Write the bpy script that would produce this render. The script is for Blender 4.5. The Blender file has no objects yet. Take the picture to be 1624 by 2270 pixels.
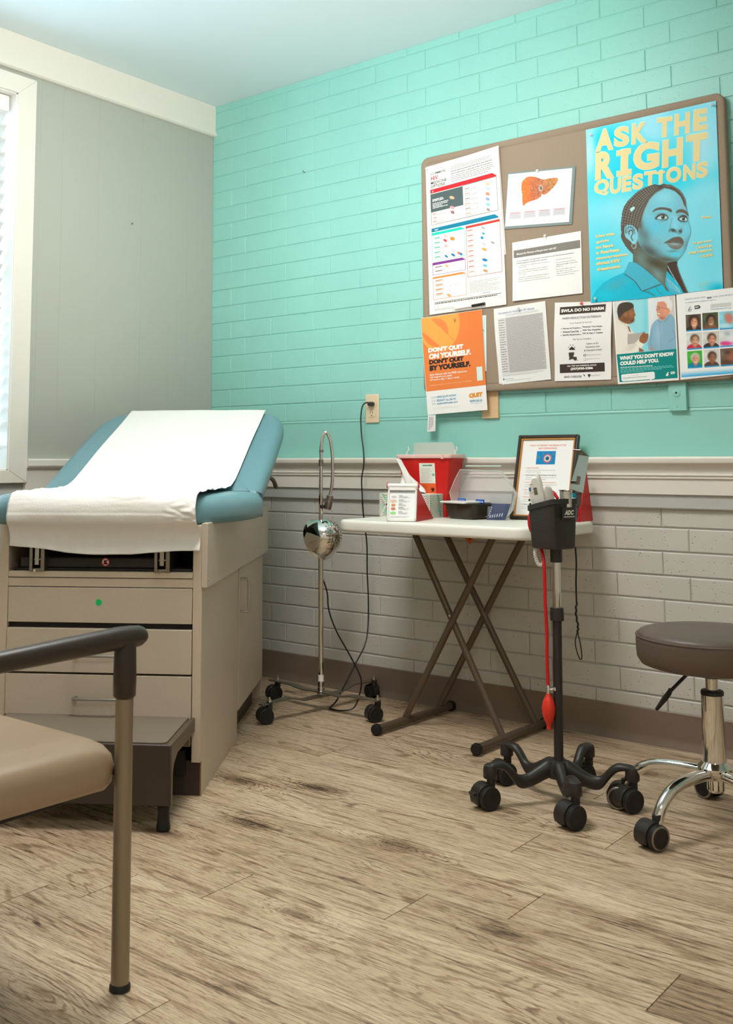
import bpy, math, random
import numpy as np
from mathutils import Vector, Matrix
from math import sin, cos, pi, radians
random.seed(7)
SC = bpy.context.scene
COL = SC.collection
# ---------------------------------------------------------------- camera, world, lights, exposure
FPX, PPX, PPY = 2284.2799, 681.5361, 794.0146
YAW, PIT, ROL = 0.6942, 0.0999, -0.0012
CAM = Vector((3.1909, -3.1774, 0.8622))
fw = Vector((-sin(YAW)*cos(PIT), cos(YAW)*cos(PIT), sin(PIT)))
rt = Vector((cos(YAW), sin(YAW), 0)); up = rt.cross(fw)
R2 = rt*cos(ROL)+up*sin(ROL); U2 = -rt*sin(ROL)+up*cos(ROL)
cd = bpy.data.cameras.new('camera'); cam = bpy.data.objects.new('camera', cd); COL.objects.link(cam)
cam.matrix_world = Matrix(((R2.x, U2.x, -fw.x, CAM.x), (R2.y, U2.y, -fw.y, CAM.y), (R2.z, U2.z, -fw.z, CAM.z), (0, 0, 0, 1)))
cd.sensor_fit = 'AUTO'; cd.sensor_width = 36; cd.sensor_height = 36
cd.lens = FPX*36/2270; cd.shift_x = (812-PPX)/2270; cd.shift_y = (PPY-1135)/2270
cd.clip_start = .05; cd.dof.use_dof = True; cd.dof.focus_distance = 3.3; cd.dof.aperture_fstop = 12.0
SC.camera = cam
SC.view_settings.view_transform = 'Standard'; SC.view_settings.look = 'None'
SC.view_settings.gamma = 1; SC.view_settings.use_curve_mapping = False
SC.view_settings.exposure = -0.14
LIGHT_XY = (1.50, -1.45)      # square ceiling fixture
FILL_XY = (3.35, -3.30); FILL_E = 15.0   # added fill panel behind the camera, lifts the lower half of the room
LIGHT_E = 29.0                # its diffuser
FLASH_W = 310.0                # flash head beside the photographer, bounced off the ceiling
SKY_E = 9.0
wd = bpy.data.worlds.new('world'); SC.world = wd; wd.use_nodes = True
bg = wd.node_tree.nodes['Background']; bg.inputs[0].default_value = (.55, .80, 1, 1); bg.inputs[1].default_value = SKY_E
fl = bpy.data.lights.new('bounce_flash', 'SPOT'); flo = bpy.data.objects.new('bounce_flash', fl); COL.objects.link(flo)
fl.energy = FLASH_W; fl.color = (1, 1, 1); fl.spot_size = radians(66); fl.spot_blend = 1; fl.shadow_soft_size = .06
flo.location = (2.75, -2.75, 1.35)
flo.rotation_euler = (Vector((1.00, -.80, 2.44))-flo.location).to_track_quat('-Z', 'Y').to_euler()

# ---------------------------------------------------------------- materials
def lin(c):
    if isinstance(c, str): c = [int(c[i:i+2], 16) for i in (0, 2, 4)]
    return tuple((v/255/12.92 if v/255 <= .04045 else ((v/255+.055)/1.055)**2.4) for v in c)
MATS = {}
def mat(name, col, rough=.5, metal=0., bump=None, var=None, trans=0., emit=0., spec=.5, coat=0., ior=1.45, attr=False, alpha=1.):
    if name in MATS: return MATS[name]
    m = bpy.data.materials.new(name); m.use_nodes = True; nt = m.node_tree; b = nt.nodes['Principled BSDF']
    c = lin(col)+(1,)
    b.inputs['Base Color'].default_value = c; b.inputs['Roughness'].default_value = rough; b.inputs['Metallic'].default_value = metal
    b.inputs['Specular IOR Level'].default_value = spec; b.inputs['Transmission Weight'].default_value = trans
    b.inputs['Coat Weight'].default_value = coat; b.inputs['IOR'].default_value = ior; b.inputs['Alpha'].default_value = alpha
    if emit: b.inputs['Emission Color'].default_value = c; b.inputs['Emission Strength'].default_value = emit
    tc = nt.nodes.new('ShaderNodeTexCoord')
    if attr:
        a = nt.nodes.new('ShaderNodeAttribute'); a.attribute_name = 'Col'; nt.links.new(a.outputs['Color'], b.inputs['Base Color'])
    if var:   # (scale, amount, (sx,sy,sz))
        mp = nt.nodes.new('ShaderNodeMapping'); mp.inputs['Scale'].default_value = var[2] if len(var) > 2 else (1, 1, 1)
        n = nt.nodes.new('ShaderNodeTexNoise'); n.inputs['Scale'].default_value = var[0]; n.inputs['Detail'].default_value = 6
        r = nt.nodes.new('ShaderNodeMapRange'); r.inputs[1].default_value = .3; r.inputs[2].default_value = .7
        r.inputs[3].default_value = 1-var[1]; r.inputs[4].default_value = 1+var[1]
        mx = nt.nodes.new('ShaderNodeVectorMath'); mx.operation = 'SCALE'; mx.inputs[0].default_value = c[:3]
        nt.links.new(tc.outputs['Object'], mp.inputs[0]); nt.links.new(mp.outputs[0], n.inputs['Vector'])
        nt.links.new(n.outputs[0], r.inputs[0]); nt.links.new(r.outputs[0], mx.inputs['Scale']); nt.links.new(mx.outputs[0], b.inputs['Base Color'])
    if bump:  # list of (scale, strength, distance)
        prev = None
        for bs in (bump if isinstance(bump, list) else [bump]):
            n = nt.nodes.new('ShaderNodeTexNoise'); n.inputs['Scale'].default_value = bs[0]; n.inputs['Detail'].default_value = 4
            bp = nt.nodes.new('ShaderNodeBump'); bp.inputs['Strength'].default_value = bs[1]; bp.inputs['Distance'].default_value = bs[2]
            nt.links.new(tc.outputs['Object'], n.inputs['Vector']); nt.links.new(n.outputs[0], bp.inputs['Height'])
            if prev: nt.links.new(prev.outputs[0], bp.inputs['Normal'])
            prev = bp
        nt.links.new(prev.outputs[0], b.inputs['Normal'])
    MATS[name] = m; return m

def brick_paint(name, col, pits):
    m = mat(name, col, .42, bump=[(9, .35, .004), (220, .25, .0008)], var=(2.2, .05)); nt = m.node_tree; b = nt.nodes['Principled BSDF']
    # scattered pits of the brick face
    tc = [n for n in nt.nodes if n.type == 'TEX_COORD'][0]
    v = nt.nodes.new('ShaderNodeTexVoronoi'); v.inputs['Scale'].default_value = 75; v.inputs['Randomness'].default_value = 1
    wn = nt.nodes.new('ShaderNodeTexNoise'); wn.inputs['Scale'].default_value = 60
    ad = nt.nodes.new('ShaderNodeMath'); ad.operation = 'MULTIPLY_ADD'; ad.inputs[1].default_value = .35
    r = nt.nodes.new('ShaderNodeMapRange'); r.inputs[1].default_value = .16; r.inputs[2].default_value = .34
    bp = nt.nodes.new('ShaderNodeBump'); bp.inputs['Strength'].default_value = pits; bp.inputs['Distance'].default_value = .004
    nt.links.new(tc.outputs['Object'], v.inputs['Vector']); nt.links.new(tc.outputs['Object'], wn.inputs['Vector'])
    nt.links.new(wn.outputs[0], ad.inputs[0]); nt.links.new(v.outputs['Distance'], ad.inputs[2])
    nt.links.new(ad.outputs[0], r.inputs[0]); nt.links.new(r.outputs[0], bp.inputs['Height'])
    old = b.inputs['Normal'].links[0].from_socket; nt.links.new(old, bp.inputs['Normal']); nt.links.new(bp.outputs[0], b.inputs['Normal'])
    return m

def floor_mat():
    m = bpy.data.materials.new('oak_plank_vinyl'); m.use_nodes = True; nt = m.node_tree; N = nt.nodes; L = nt.links; b = N['Principled BSDF']
    def nd(t, **k):
        n = N.new(t)
        for a, v in k.items(): setattr(n, a, v)
        return n
    def mth(op, a, c=None, d=None):
        n = nd('ShaderNodeMath', operation=op)
        for i, s in enumerate((a, c, d)):
            if s is None: continue
            if isinstance(s, (int, float)): n.inputs[i].default_value = s
            else: L.new(s, n.inputs[i])
        return n.outputs[0]
    tc = nd('ShaderNodeTexCoord'); at = nd('ShaderNodeAttribute'); at.attribute_name = 'Col'
    sp = nd('ShaderNodeSeparateXYZ'); L.new(tc.outputs['Object'], sp.inputs[0])
    sr = nd('ShaderNodeSeparateColor'); L.new(at.outputs['Color'], sr.inputs[0])
    rr, tone = sr.outputs[0], sr.outputs[1]
    def noise(sx, sy, detail=4, dist=0., rough=.55, off=0.):
        cb = nd('ShaderNodeCombineXYZ')
        L.new(mth('MULTIPLY_ADD', sp.outputs[0], sx, mth('MULTIPLY', rr, 31.+off)), cb.inputs[0])
        L.new(mth('MULTIPLY_ADD', sp.outputs[1], sy, mth('MULTIPLY', rr, 13.+off)), cb.inputs[1])
        L.new(mth('MULTIPLY', rr, 7.), cb.inputs[2])
        n = nd('ShaderNodeTexNoise'); n.inputs['Scale'].default_value = 1; n.inputs['Detail'].default_value = detail
        n.inputs['Distortion'].default_value = dist; n.inputs['Roughness'].default_value = rough
        L.new(cb.outputs[0], n.inputs['Vector']); return n.outputs[0]
    def mrange(s, a, c, d=0., e=1.):
        n = nd('ShaderNodeMapRange'); L.new(s, n.inputs[0])
        for i, v in enumerate((a, c, d, e)): n.inputs[i+1].default_value = v
        return n.outputs[0]
    broad = noise(1.6, 9, 4, .5)
    # knots: sparse voronoi cells, stretched along the plank
    kc = nd('ShaderNodeCombineXYZ'); L.new(mth('MULTIPLY_ADD', sp.outputs[0], 1.9, mth('MULTIPLY', rr, 23.)), kc.inputs[0])
    L.new(mth('MULTIPLY_ADD', sp.outputs[1], 5.2, mth('MULTIPLY', rr, 11.)), kc.inputs[1])
    vo = nd('ShaderNodeTexVoronoi'); vo.inputs['Scale'].default_value = 1.; L.new(kc.outputs[0], vo.inputs['Vector'])
    kd = mth('ADD', vo.outputs['Distance'], mth('MULTIPLY', noise(9, 30, 3, 1.), .16))
    kv = kd; kd = mth('ADD', kd, 9.)
    wob = mth('MULTIPLY', noise(14, 40, 3, 1.), .5)
    for cx_, cy_, s_ in KNOTS:
        dx = mth('MULTIPLY', mth('SUBTRACT', sp.outputs[0], cx_), 1/(.42*s_)); dy = mth('MULTIPLY', mth('SUBTRACT', sp.outputs[1], cy_), 1/(.15*s_))
        dd = mth('SQRT', mth('ADD', mth('MULTIPLY', dx, dx), mth('MULTIPLY', dy, dy)))
        kd = mth('MINIMUM', kd, mth('ADD', dd, mth('MULTIPLY', wob, .55)))
    knot = mth('MAXIMUM', mrange(kd, .20, .42, 1, 0), mrange(kv, .11, .17, 1, 0)); kd = mth('MINIMUM', kd, kv); halo = mrange(kd, .14, .55, 1, 0)
    field = mth('ADD', noise(.9, 5.5, 2, .3), mth('MULTIPLY', halo, .30))
    rings = mth('SINE', mth('MULTIPLY', mth('ADD', field, mth('MULTIPLY', noise(5, 60, 4), .035)), 120.))
    ringl = mth('MULTIPLY', mrange(rings, .35, .98), mrange(noise(2.5, 12, 4, .6, off=3), .42, .62))
    fine = mrange(noise(7, 150, 5, 0, .75), .50, .64)
    fine2 = mrange(noise(30, 470, 3, 0, .7, off=5), .51, .60)
    streak = mrange(noise(2.8, 60, 5, .9, .72, off=9), .575, .625)
    d = mth('ADD', mth('MULTIPLY', ringl, .34), mth('MULTIPLY', fine, .30))
    d = mth('ADD', d, mth('MULTIPLY', fine2, .32)); d = mth('ADD', d, mth('MULTIPLY', streak, .42))
    d = mth('ADD', d, mth('MULTIPLY', knot, .5)); d = mth('ADD', d, mth('MULTIPLY', mrange(broad, .35, .68), .22))
    d = mth('ADD', d, mth('MULTIPLY', tone, .9))
    rp = nd('ShaderNodeValToRGB'); L.new(d, rp.inputs[0])
    el = rp.color_ramp.elements; el[0].position = 0; el[0].color = lin(FLOOR_L)+(1,); el[1].position = 1; el[1].color = lin(FLOOR_D)+(1,)
    e = el.new(.45); e.color = lin(FLOOR_M)+(1,)
    L.new(rp.outputs[0], b.inputs['Base Color'])
    L.new(mrange(d, 0, 1, .38, .55), b.inputs['Roughness']); b.inputs['Specular IOR Level'].default_value = .35
    bp = nd('ShaderNodeBump'); bp.inputs['Strength'].default_value = .25; bp.inputs['Distance'].default_value = .0015
    L.new(mth('SUBTRACT', 1., d), bp.inputs['Height']); L.new(bp.outputs[0], b.inputs['Normal'])
    return m
FLOOR_L, FLOOR_M, FLOOR_D = (224, 202, 171), (168, 139, 109), (58, 42, 30)
KNOTS = [(1.796, -1.186, 1.), (1.433, -1.30, .8), (1.20, -1.07, 1.), (1.40, -.98, .8), (2.20, -1.42, .7), (2.0, -.30, .9), (1.93, -.38, .8), (1.32, -1.47, .8), (1.85, -1.60, .6)]
TEAL = (144, 205, 192)
M = dict(
 teal_brick=brick_paint('teal_brick_paint', TEAL, .35), grey_brick=brick_paint('grey_brick_paint', (202, 199, 190), .75),
 teal_flat=mat('teal_flat_paint', TEAL, .4, bump=(30, .2, .001)), grey_flat=mat('grey_flat_paint', (188, 188, 182), .45),
 sage=mat('sage_wall_paint', (172, 173, 161), .5, bump=[(260, .25, .0006)]),
 ceil=mat('ceiling_paint', (226, 238, 240), .8, bump=(140, .1, .0006)), cream=mat('cream_trim_paint', (228, 222, 210), .35, bump=(25, .08, .0008)),
 wallp=mat('plain_wall_paint', (226, 220, 208), .7), base=mat('brown_vinyl_base', (128, 110, 96), .4, var=(6, .08)),
 lam=mat('beige_laminate', (200, 186, 167), .42, bump=(500, .12, .0003), var=(420, .05)),
 lam_edge=mat('beige_laminate_edge', (205, 189, 168), .45), dark=mat('dark_recess', (34, 29, 26), .6),
 toe=mat('dark_toe_kick', (66, 54, 47), .5, bump=(300, .2, .0005)), steel=mat('brushed_steel', (190, 186, 178), .28, 1.),
 chrome=mat('chrome', (225, 222, 216), .05, 1.), dullsteel=mat('dull_steel', (150, 142, 130), .38, 1.),
 vinyl=mat('blue_grey_vinyl', (106, 146, 154), .38, bump=[(350, .18, .0004)], coat=.1),
 paper=mat('crepe_paper', (238, 236, 230), .8, bump=[(300, .5, .0012), (45, .35, .002)]),
 tablew=mat('white_moulded_plastic', (236, 234, 222), .38, bump=(240, .1, .0004)),
 black=mat('black_plastic', (43, 39, 36), .42, bump=(500, .3, .0004)), black_t=mat('textured_black_plastic', (50, 45, 41), .45, bump=(330, .7, .0012)),
 bronze=mat('bronze_powder_coat', (98, 83, 69), .38, .3, bump=(600, .2, .0003)), rubber=mat('black_rubber', (26, 24, 23), .55),
 cable=mat('black_cable', (16, 16, 16), .4), brown_v=mat('brown_vinyl', (94, 79, 69), .42, bump=(420, .3, .0005), var=(9, .08)),
 tan_v=mat('tan_vinyl', (160, 136, 108), .38, 0., bump=(500, .2, .0004)), champagne=mat('champagne_metal', (152, 140, 120), .42, .75),
 armp=mat('dark_arm_plastic', (54, 44, 36), .36), red=mat('red_plastic', (205, 32, 26), .38), redh=mat('red_rubber', (205, 22, 30), .35),
 redo=mat('red_orange_rubber', (222, 54, 36), .35), white_p=mat('white_plastic', (234, 232, 224), .35), grey_p=mat('warm_grey_plastic', (214, 210, 200), .4),
 frost=mat('frosted_plastic', (222, 232, 222), .35, trans=.45, ior=1.3), almond=mat('almond_plastic', (226, 204, 168), .35),
 clear=mat('clear_plastic', (250, 250, 248), .12, spec=.8, alpha=.2), smoke=mat('smoky_plastic', (66, 58, 46), .14, trans=.25, ior=1.3),
 board=mat('board_fabric', (152, 134, 114), .9, bump=(700, .6, .001), var=(300, .16, (1, 1, 5))), boardtrim=mat('board_wrapped_edge', (150, 132, 112), .9, bump=(700, .6, .001), var=(300, .16, (5, 1, 1))),
 wood=mat('pale_wood', (222, 186, 142), .5, var=(8, .06, (1, 1, 6))), print=mat('printed_paper', (255, 255, 255), .7, attr=True, spec=.25), gloss=mat('glossy_print', (255, 255, 255), .62, attr=True, spec=.2),
 frame=mat('dark_frame', (56, 46, 40), .3), gold=mat('gold_fillet', (196, 138, 66), .35, .4), glass=mat('glass', (230, 240, 245), .03, alpha=.12),
 lampglow=mat('light_diffuser', (254, 250, 247), .5, emit=LIGHT_E), blind=mat('white_slat', (240, 238, 232), .4),
 tissue=mat('tissue_paper', (238, 238, 232), .9, bump=(60, .3, .002)), tape=mat('clear_tape', (235, 235, 230), .2, alpha=.35),
)
MATS['floor'] = floor_mat(); M['floor'] = MATS['floor']

# ---------------------------------------------------------------- mesh builder
def V3(*a): return Vector(a[0] if len(a) == 1 else a)
def catmull(pts, n=6, closed=False):
    P = [V3(p) for p in pts]; out = []; m = len(P); rng = m if closed else m-1
    for i in range(rng):
        p1, p2 = P[i], P[(i+1) % m]; p0 = P[(i-1) % m] if (closed or i > 0) else p1*2-p2; p3 = P[(i+2) % m] if (closed or i < m-2) else p2*2-p1
        for k in range(n):
            t = k/n; out.append(.5*((2*p1)+(p2-p0)*t+(2*p0-5*p1+4*p2-p3)*t*t+(3*p1-p0-3*p2+p3)*t**3))
    if not closed: out.append(P[-1])
    return out
class MB:
    def __init__(s): s.v = []; s.f = []; s.mi = []; s.c = []; s.cc = None; s.m = 0
    def add(s, vs, fs, c=None):
        o = len(s.v); s.v += [tuple(p) for p in vs]; s.f += [tuple(i+o for i in f) for f in fs]; s.mi += [s.m]*len(fs)
        if c is not None: s.cc = True
        s.c += [c if c is not None else (1, 1, 1)]*len(vs)
        return s
    def box(s, x0, x1, y0, y1, z0, z1, T=None, c=None):
        vs = [V3(x, y, z) for z in (z0, z1) for x, y in ((x0, y0), (x1, y0), (x1, y1), (x0, y1))]
        if T: vs = [T @ p for p in vs]
        return s.add(vs, [(3, 2, 1, 0), (4, 5, 6, 7), (0, 1, 5, 4), (1, 2, 6, 5), (2, 3, 7, 6), (3, 0, 4, 7)], c)
    def obox(s, ctr, ex, ey, ez, hx, hy, hz, c=None):   # oriented box, half sizes
        T = Matrix(((ex[0], ey[0], ez[0], ctr[0]), (ex[1], ey[1], ez[1], ctr[1]), (ex[2], ey[2], ez[2], ctr[2]), (0, 0, 0, 1)))
        return s.box(-hx, hx, -hy, hy, -hz, hz, T, c)
    def rings(s, rings, cap=True, closed_path=False, c=None):
        n = len(rings[0]); vs = [p for r in rings for p in r]; fs = []; m = len(rings)
        for i in range(m if closed_path else m-1):
            for k in range(n): fs.append((i*n+k, i*n+(k+1) % n, ((i+1) % m)*n+(k+1) % n, ((i+1) % m)*n+k))
        if cap and not closed_path: fs.append(tuple(range(n-1, -1, -1))); fs.append(tuple((m-1)*n+k for k in range(n)))
        return s.add(vs, fs, c)
    def tube(s, pts, r, n=12, smooth=0, closed=False, flat=1., cap=True, c=None):
        P = [V3(p) for p in pts]
        if smooth:
            if isinstance(r, (list, tuple)):
                R = []; 
                for i in range(len(r)-1): R += [r[i]+(r[i+1]-r[i])*k/smooth for k in range(smooth)]
                r = R+[r[-1]]
            P = catmull(P, smooth, closed)
        if not isinstance(r, (list, tuple)): r = [r]*len(P)
        t0 = (P[1]-P[0]).normalized(); a = Vector((0, 0, 1)) if abs(t0.z) < .9 else Vector((1, 0, 0)); nrm = (a-t0*a.dot(t0)).normalized(); R = []
        for i, p in enumerate(P):
            if closed: t = (P[(i+1) % len(P)]-P[i-1])
            else: t = (P[min(i+1, len(P)-1)]-P[max(i-1, 0)])
            t.normalize(); nrm = (nrm-t*nrm.dot(t)).normalized(); bi = t.cross(nrm)
            R.append([p+nrm*cos(2*pi*k/n)*r[i]*flat+bi*sin(2*pi*k/n)*r[i] for k in range(n)])
        return s.rings(R, cap, closed, c)
    def lathe(s, prof, org=(0, 0, 0), ax=(0, 0, 1), n=24, cap=True, c=None):
        ax = V3(ax).normalized(); a = Vector((0, 0, 1)) if abs(ax.z) < .9 else Vector((1, 0, 0)); e1 = (a-ax*a.dot(ax)).normalized(); e2 = ax.cross(e1); o = V3(org)
        return s.rings([[o+ax*h+(e1*cos(2*pi*k/n)+e2*sin(2*pi*k/n))*r for k in range(n)] for r, h in prof], cap, c=c)
    def prism(s, poly, d0, d1, fr, c=None):   # fr: (origin, ex, ey, ez)
        o, ex, ey, ez = [V3(q) for q in fr]; n = len(poly)
        vs = [o+ex*p[0]+ey*p[1]+ez*d for d in (d0, d1) for p in poly]
        return s.add(vs, [tuple(range(n-1, -1, -1)), tuple(range(n, 2*n))]+[(k, (k+1) % n, n+(k+1) % n, n+k) for k in range(n)], c)
    def surf(s, f, nu, nv, c=None):
        vs = [f(i/nu, j/nv) for j in range(nv+1) for i in range(nu+1)]
        return s.add(vs, [(j*(nu+1)+i, j*(nu+1)+i+1, (j+1)*(nu+1)+i+1, (j+1)*(nu+1)+i) for j in range(nv) for i in range(nu)], c)
XZ = ((0, 0, 0), (1, 0, 0), (0, 0, 1), (0, 1, 0))    # outline in x,z extruded along y
YZ = ((0, 0, 0), (0, 1, 0), (0, 0, 1), (1, 0, 0))    # outline in y,z extruded along x
XY = ((0, 0, 0), (1, 0, 0), (0, 1, 0), (0, 0, 1))
ROOT = {}
def link(name, mb, mats, parent=None, origin=None, bevel=0, seg=2, smooth=True, local=False, solid=0, sharp=35, fix=True, sub=0):
    me = bpy.data.meshes.new(name)
    if parent is not None:
        root = ROOT[parent.name]
        if not local:
            inv = root.matrix_basis.inverted(); vs = [tuple(inv @ Vector(p)) for p in mb.v]
        else: vs = mb.v
    else:
        o = Vector(origin) if origin else Vector((0, 0, 0)); vs = [(p[0]-o.x, p[1]-o.y, p[2]-o.z) for p in mb.v]
    me.from_pydata(vs, [], mb.f)
    for m in (mats if isinstance(mats, (list, tuple)) else [mats]): me.materials.append(M[m] if isinstance(m, str) else m)
    if any(mb.mi): me.polygons.foreach_set('material_index', mb.mi)
    if mb.cc:
        ca = me.color_attributes.new('Col', 'FLOAT_COLOR', 'POINT')
        ca.data.foreach_set('color', np.hstack([np.array(mb.c, dtype=np.float32), np.ones((len(mb.c), 1), np.float32)]).ravel())
    if fix:
        import bmesh
        bm = bmesh.new(); bm.from_mesh(me); bmesh.ops.recalc_face_normals(bm, faces=bm.faces); bm.to_mesh(me); bm.free()
    if smooth:
        me.polygons.foreach_set('use_smooth', [True]*len(me.polygons)); me.set_sharp_from_angle(angle=radians(sharp))
    ob = bpy.data.objects.new(name, me); COL.objects.link(ob)
    if parent is not None: ob.parent = parent; ROOT[ob.name] = ROOT[parent.name]
    else:
        if origin: ob.location = origin
        ROOT[ob.name] = ob
        bpy.context.view_layer.update() if False else None
    if solid: md = ob.modifiers.new('thick', 'SOLIDIFY'); md.thickness = solid; md.offset = 0
    if bevel: md = ob.modifiers.new('bevel', 'BEVEL'); md.width = bevel; md.segments = seg; md.limit_method = 'ANGLE'; md.angle_limit = radians(40); md.harden_normals = False
    if sub: md = ob.modifiers.new('sub', 'SUBSURF'); md.levels = sub; md.render_levels = sub
    return ob
def tag(o, label=None, cat=None, group=None, kind=None):
    for k, v in (('label', label), ('category', cat), ('group', group), ('kind', kind)):
        if v: o[k] = v
    return o
def thing(name, label, cat, loc, rz=0, group=None):
    o = bpy.data.objects.new(name, None); COL.objects.link(o); o.location = loc; o.rotation_euler = (0, 0, rz); o.empty_display_size = .05
    o.matrix_basis = Matrix.Translation(loc) @ Matrix.Rotation(rz, 4, 'Z')
    ROOT[o.name] = o; return tag(o, label, cat, group)
def struct(name, mb, mats, **k): return tag(link(name, mb, mats, **k), kind='structure')
def copy_tree(o, parent=None):
    c = o.copy(); COL.objects.link(c)
    if parent: c.parent = parent
    ROOT[c.name] = c if not parent else ROOT[parent.name]
    for ch in list(o.children): copy_tree(ch, c)
    return c
_txt = {}
def glyphs(s, bold=0., sh=0.):
    k = (s, bold, sh)
    if k not in _txt:
        cu = bpy.data.curves.new('t', 'FONT'); cu.body = s; cu.offset = bold; cu.resolution_u = 7 if len(s) == 1 else 3; cu.shear = sh
        ob = bpy.data.objects.new('t', cu); COL.objects.link(ob); bpy.context.view_layer.update()
        me = bpy.data.meshes.new_from_object(ob.evaluated_get(bpy.context.evaluated_depsgraph_get()))
        vs = np.array([v.co[:2] for v in me.vertices]); fs = [tuple(p.vertices) for p in me.polygons]
        bpy.data.objects.remove(ob); bpy.data.curves.remove(cu); bpy.data.meshes.remove(me)
        lo, hi = vs.min(0), vs.max(0); _txt[k] = ((vs-lo)/np.maximum(hi-lo, 1e-6), fs, (hi-lo))
    return _txt[k]
def text3(mb, s, org, ex, ey, w, h, c=None, bold=.0, sh=0.):
    uv, fs, _ = glyphs(s, bold, sh); o, ex, ey = V3(org), V3(ex), V3(ey)
    mb.add([o+ex*(u*w)+ey*(v*h) for u, v in uv], fs, c)
def WP(px, py, y):    # point of the plane y = const seen at an image position (used to trace the sheets pinned to the board)
    d = R2*((px-PPX)/FPX)+U2*((PPY-py)/FPX)+fw; t = (y-CAM.y)/d.y; return CAM+d*t
# ---------------------------------------------------------------- room
RX, RY, H = 4.4, -4.4, 2.44
fb = MB(); PW = .152; rng = random.Random(3)
known = {-.908: [2.165], -1.060: [2.012], -1.212: [.9, 3.3], -1.364: [2.172], -1.516: [1.993, 2.50], -1.668: [1.657], -1.820: [1.470], -1.972: [1.370]}
y = -1.516-PW*19
while y < 0:
    joints = None
    for k, v in known.items():
        if abs(k-y) < .01: joints = v
    if joints is None: joints = [rng.uniform(.2, 1.3)]
    xs = sorted(joints); a = xs[0]
    while a > 0: a -= 1.22; xs.insert(0, a)
    a = xs[-1]
    while a < RX: a += 1.22; xs.append(a)
    for i in range(len(xs)-1):
        x0, x1 = max(xs[i], -.02), min(xs[i+1], RX+.02)
        if x1-x0 < .01: continue
        tone = rng.uniform(0, .10)
        if abs(xs[i]-2.50) < .01: tone = .34
        g = .0010; fb.box(x0+g, x1-g, max(y+g*.4, RY), min(y+PW-g*.4, .02), -.02, 0, c=(rng.random(), tone, 0))
    y += PW
fb.m = 1; fb.box(-.05, RX+.05, RY-.05, .05, -.04, -.003, c=(0, 0, 0))
struct('floor', fb, ['floor', 'dark'], smooth=False)
struct('ceiling', MB().box(-.05, RX+.05, RY-.05, .05, H, H+.05), 'ceil', smooth=False)
# right-hand wall (plane y = 0): painted bricks, flat board under and over the chair rail
wb = MB(); wb.m = 2; wb.box(-.05, RX, .0028, .08, 1.0, H); wb.m = 3; wb.box(-.05, RX, .0048, .05, 0, 1.0)
def bricks(z0, z1, mi):
    k = int((z0-.146)/.073)-1
    while .146+.073*k < z1:
        a, b_ = max(.146+.073*k+.002, z0), min(.146+.073*(k+1)-.002, z1)
        if b_-a > .012:
            x = (.1993 if k % 2 == 0 else .1168)-.2315*2
            while x < RX:
                xa, xb = max(x+.0008, .0), min(x+.2315-.0008, RX)
                if xb-xa > .02:
                    e, dp = (.0016, .0016) if mi == 0 else (.0030, .0026); yo = rng.uniform(-.0006, .0006); wb.m = mi
                    wb.add([(xa, .009, a), (xb, .009, a), (xb, .009, b_), (xa, .009, b_), (xa, dp+yo, a), (xb, dp+yo, a), (xb, dp+yo, b_), (xa, dp+yo, b_),
                            (xa+e, yo, a+e), (xb-e, yo, a+e), (xb-e, yo, b_-e), (xa+e, yo, b_-e)],
                           [(0, 1, 5, 4), (1, 2, 6, 5), (2, 3, 7, 6), (3, 0, 4, 7), (4, 5, 9, 8), (5, 6, 10, 9), (6, 7, 11, 10), (7, 4, 8, 11), (8, 9, 10, 11)])
                x += .2315
        k += 1
bricks(.02, .72, 1); bricks(1.022, H, 0)
wb.m = 2; wb.prism([(.0015, .80), (.0015, 1.012), (-.001, 1.018), (.002, 1.024), (.008, 1.024), (.008, .80)], 0, RX, YZ)
struct('wall_right', wb, ['teal_brick', 'grey_brick', 'teal_flat', 'grey_flat'], smooth=False)
# left-hand wall (plane x = 0) with the window opening
WY0, WY1, WZ0, WZ1 = -1.98, -1.028, .832, 2.215
wl = MB()
for a in ((-.12, 0, WY1, .0, 0, H), (-.12, 0, RY, WY0, 0, H), (-.12, 0, WY0, WY1, 0, WZ0), (-.12, 0, WY0, WY1, WZ1, H)): wl.box(*a)
for yy in (-.1545, -.2572, -.413, -.6364, -.8117, -.9127): wl.box(0, .0006, yy-.0011, yy+.0011, 1.04, 2.31)
wl.box(0, .0005, -.94, 0, 1.041, 1.0425)
struct('wall_left', wl, ['sage'], smooth=False)
struct('wall_back', MB().box(0, RX, RY-.06, RY, 0, H), 'wallp', smooth=False)
struct('wall_side', MB().box(RX, RX+.06, RY, 0, 0, H), 'wallp', smooth=False)
# mouldings
rail = [(0, .716), (-.012, .716), (-.014, .720), (-.014, .756), (-.020, .757), (-.022, .760), (-.022, .806), (-.028, .809), (-.028, .813), (-.024, .815), (-.030, .818), (-.030, .8215), (-.026, .824),
        (-.027, .838), (-.032, .847), (-.042, .853), (-.050, .856), (-.052, .861), (-.052, .870), (-.049, .875), (0, .876)]
def moulding(name, prof, a, b_, along, ms, split=None):
    mb = MB()
    if along == 'x': mb.prism([(p[0], p[1]) for p in prof], a, b_, YZ)
    else: mb.prism([(-p[0], p[1]) for p in prof], a, b_, ((0, 0, 0), (1, 0, 0), (0, 0, 1), (0, 1, 0)))
    return struct(name, mb, ms, sharp=25)
moulding('trim_1', rail[5:]+[(0, .760)], .0, RX, 'x', 'cream')
moulding('trim_2', [(0, .716), (-.012, .716), (-.014, .719), (-.014, .760), (0, .760)], 0, RX, 'x', 'grey_flat')
moulding('trim_3', [(-.012, .760), (-.014, .832), (-.016, .836), (-.026, .842), (-.030, .848), (-.030, .868), (-.027, .873), (0, .873), (0, .760)], -.952, 0, 'y', 'cream')
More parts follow.
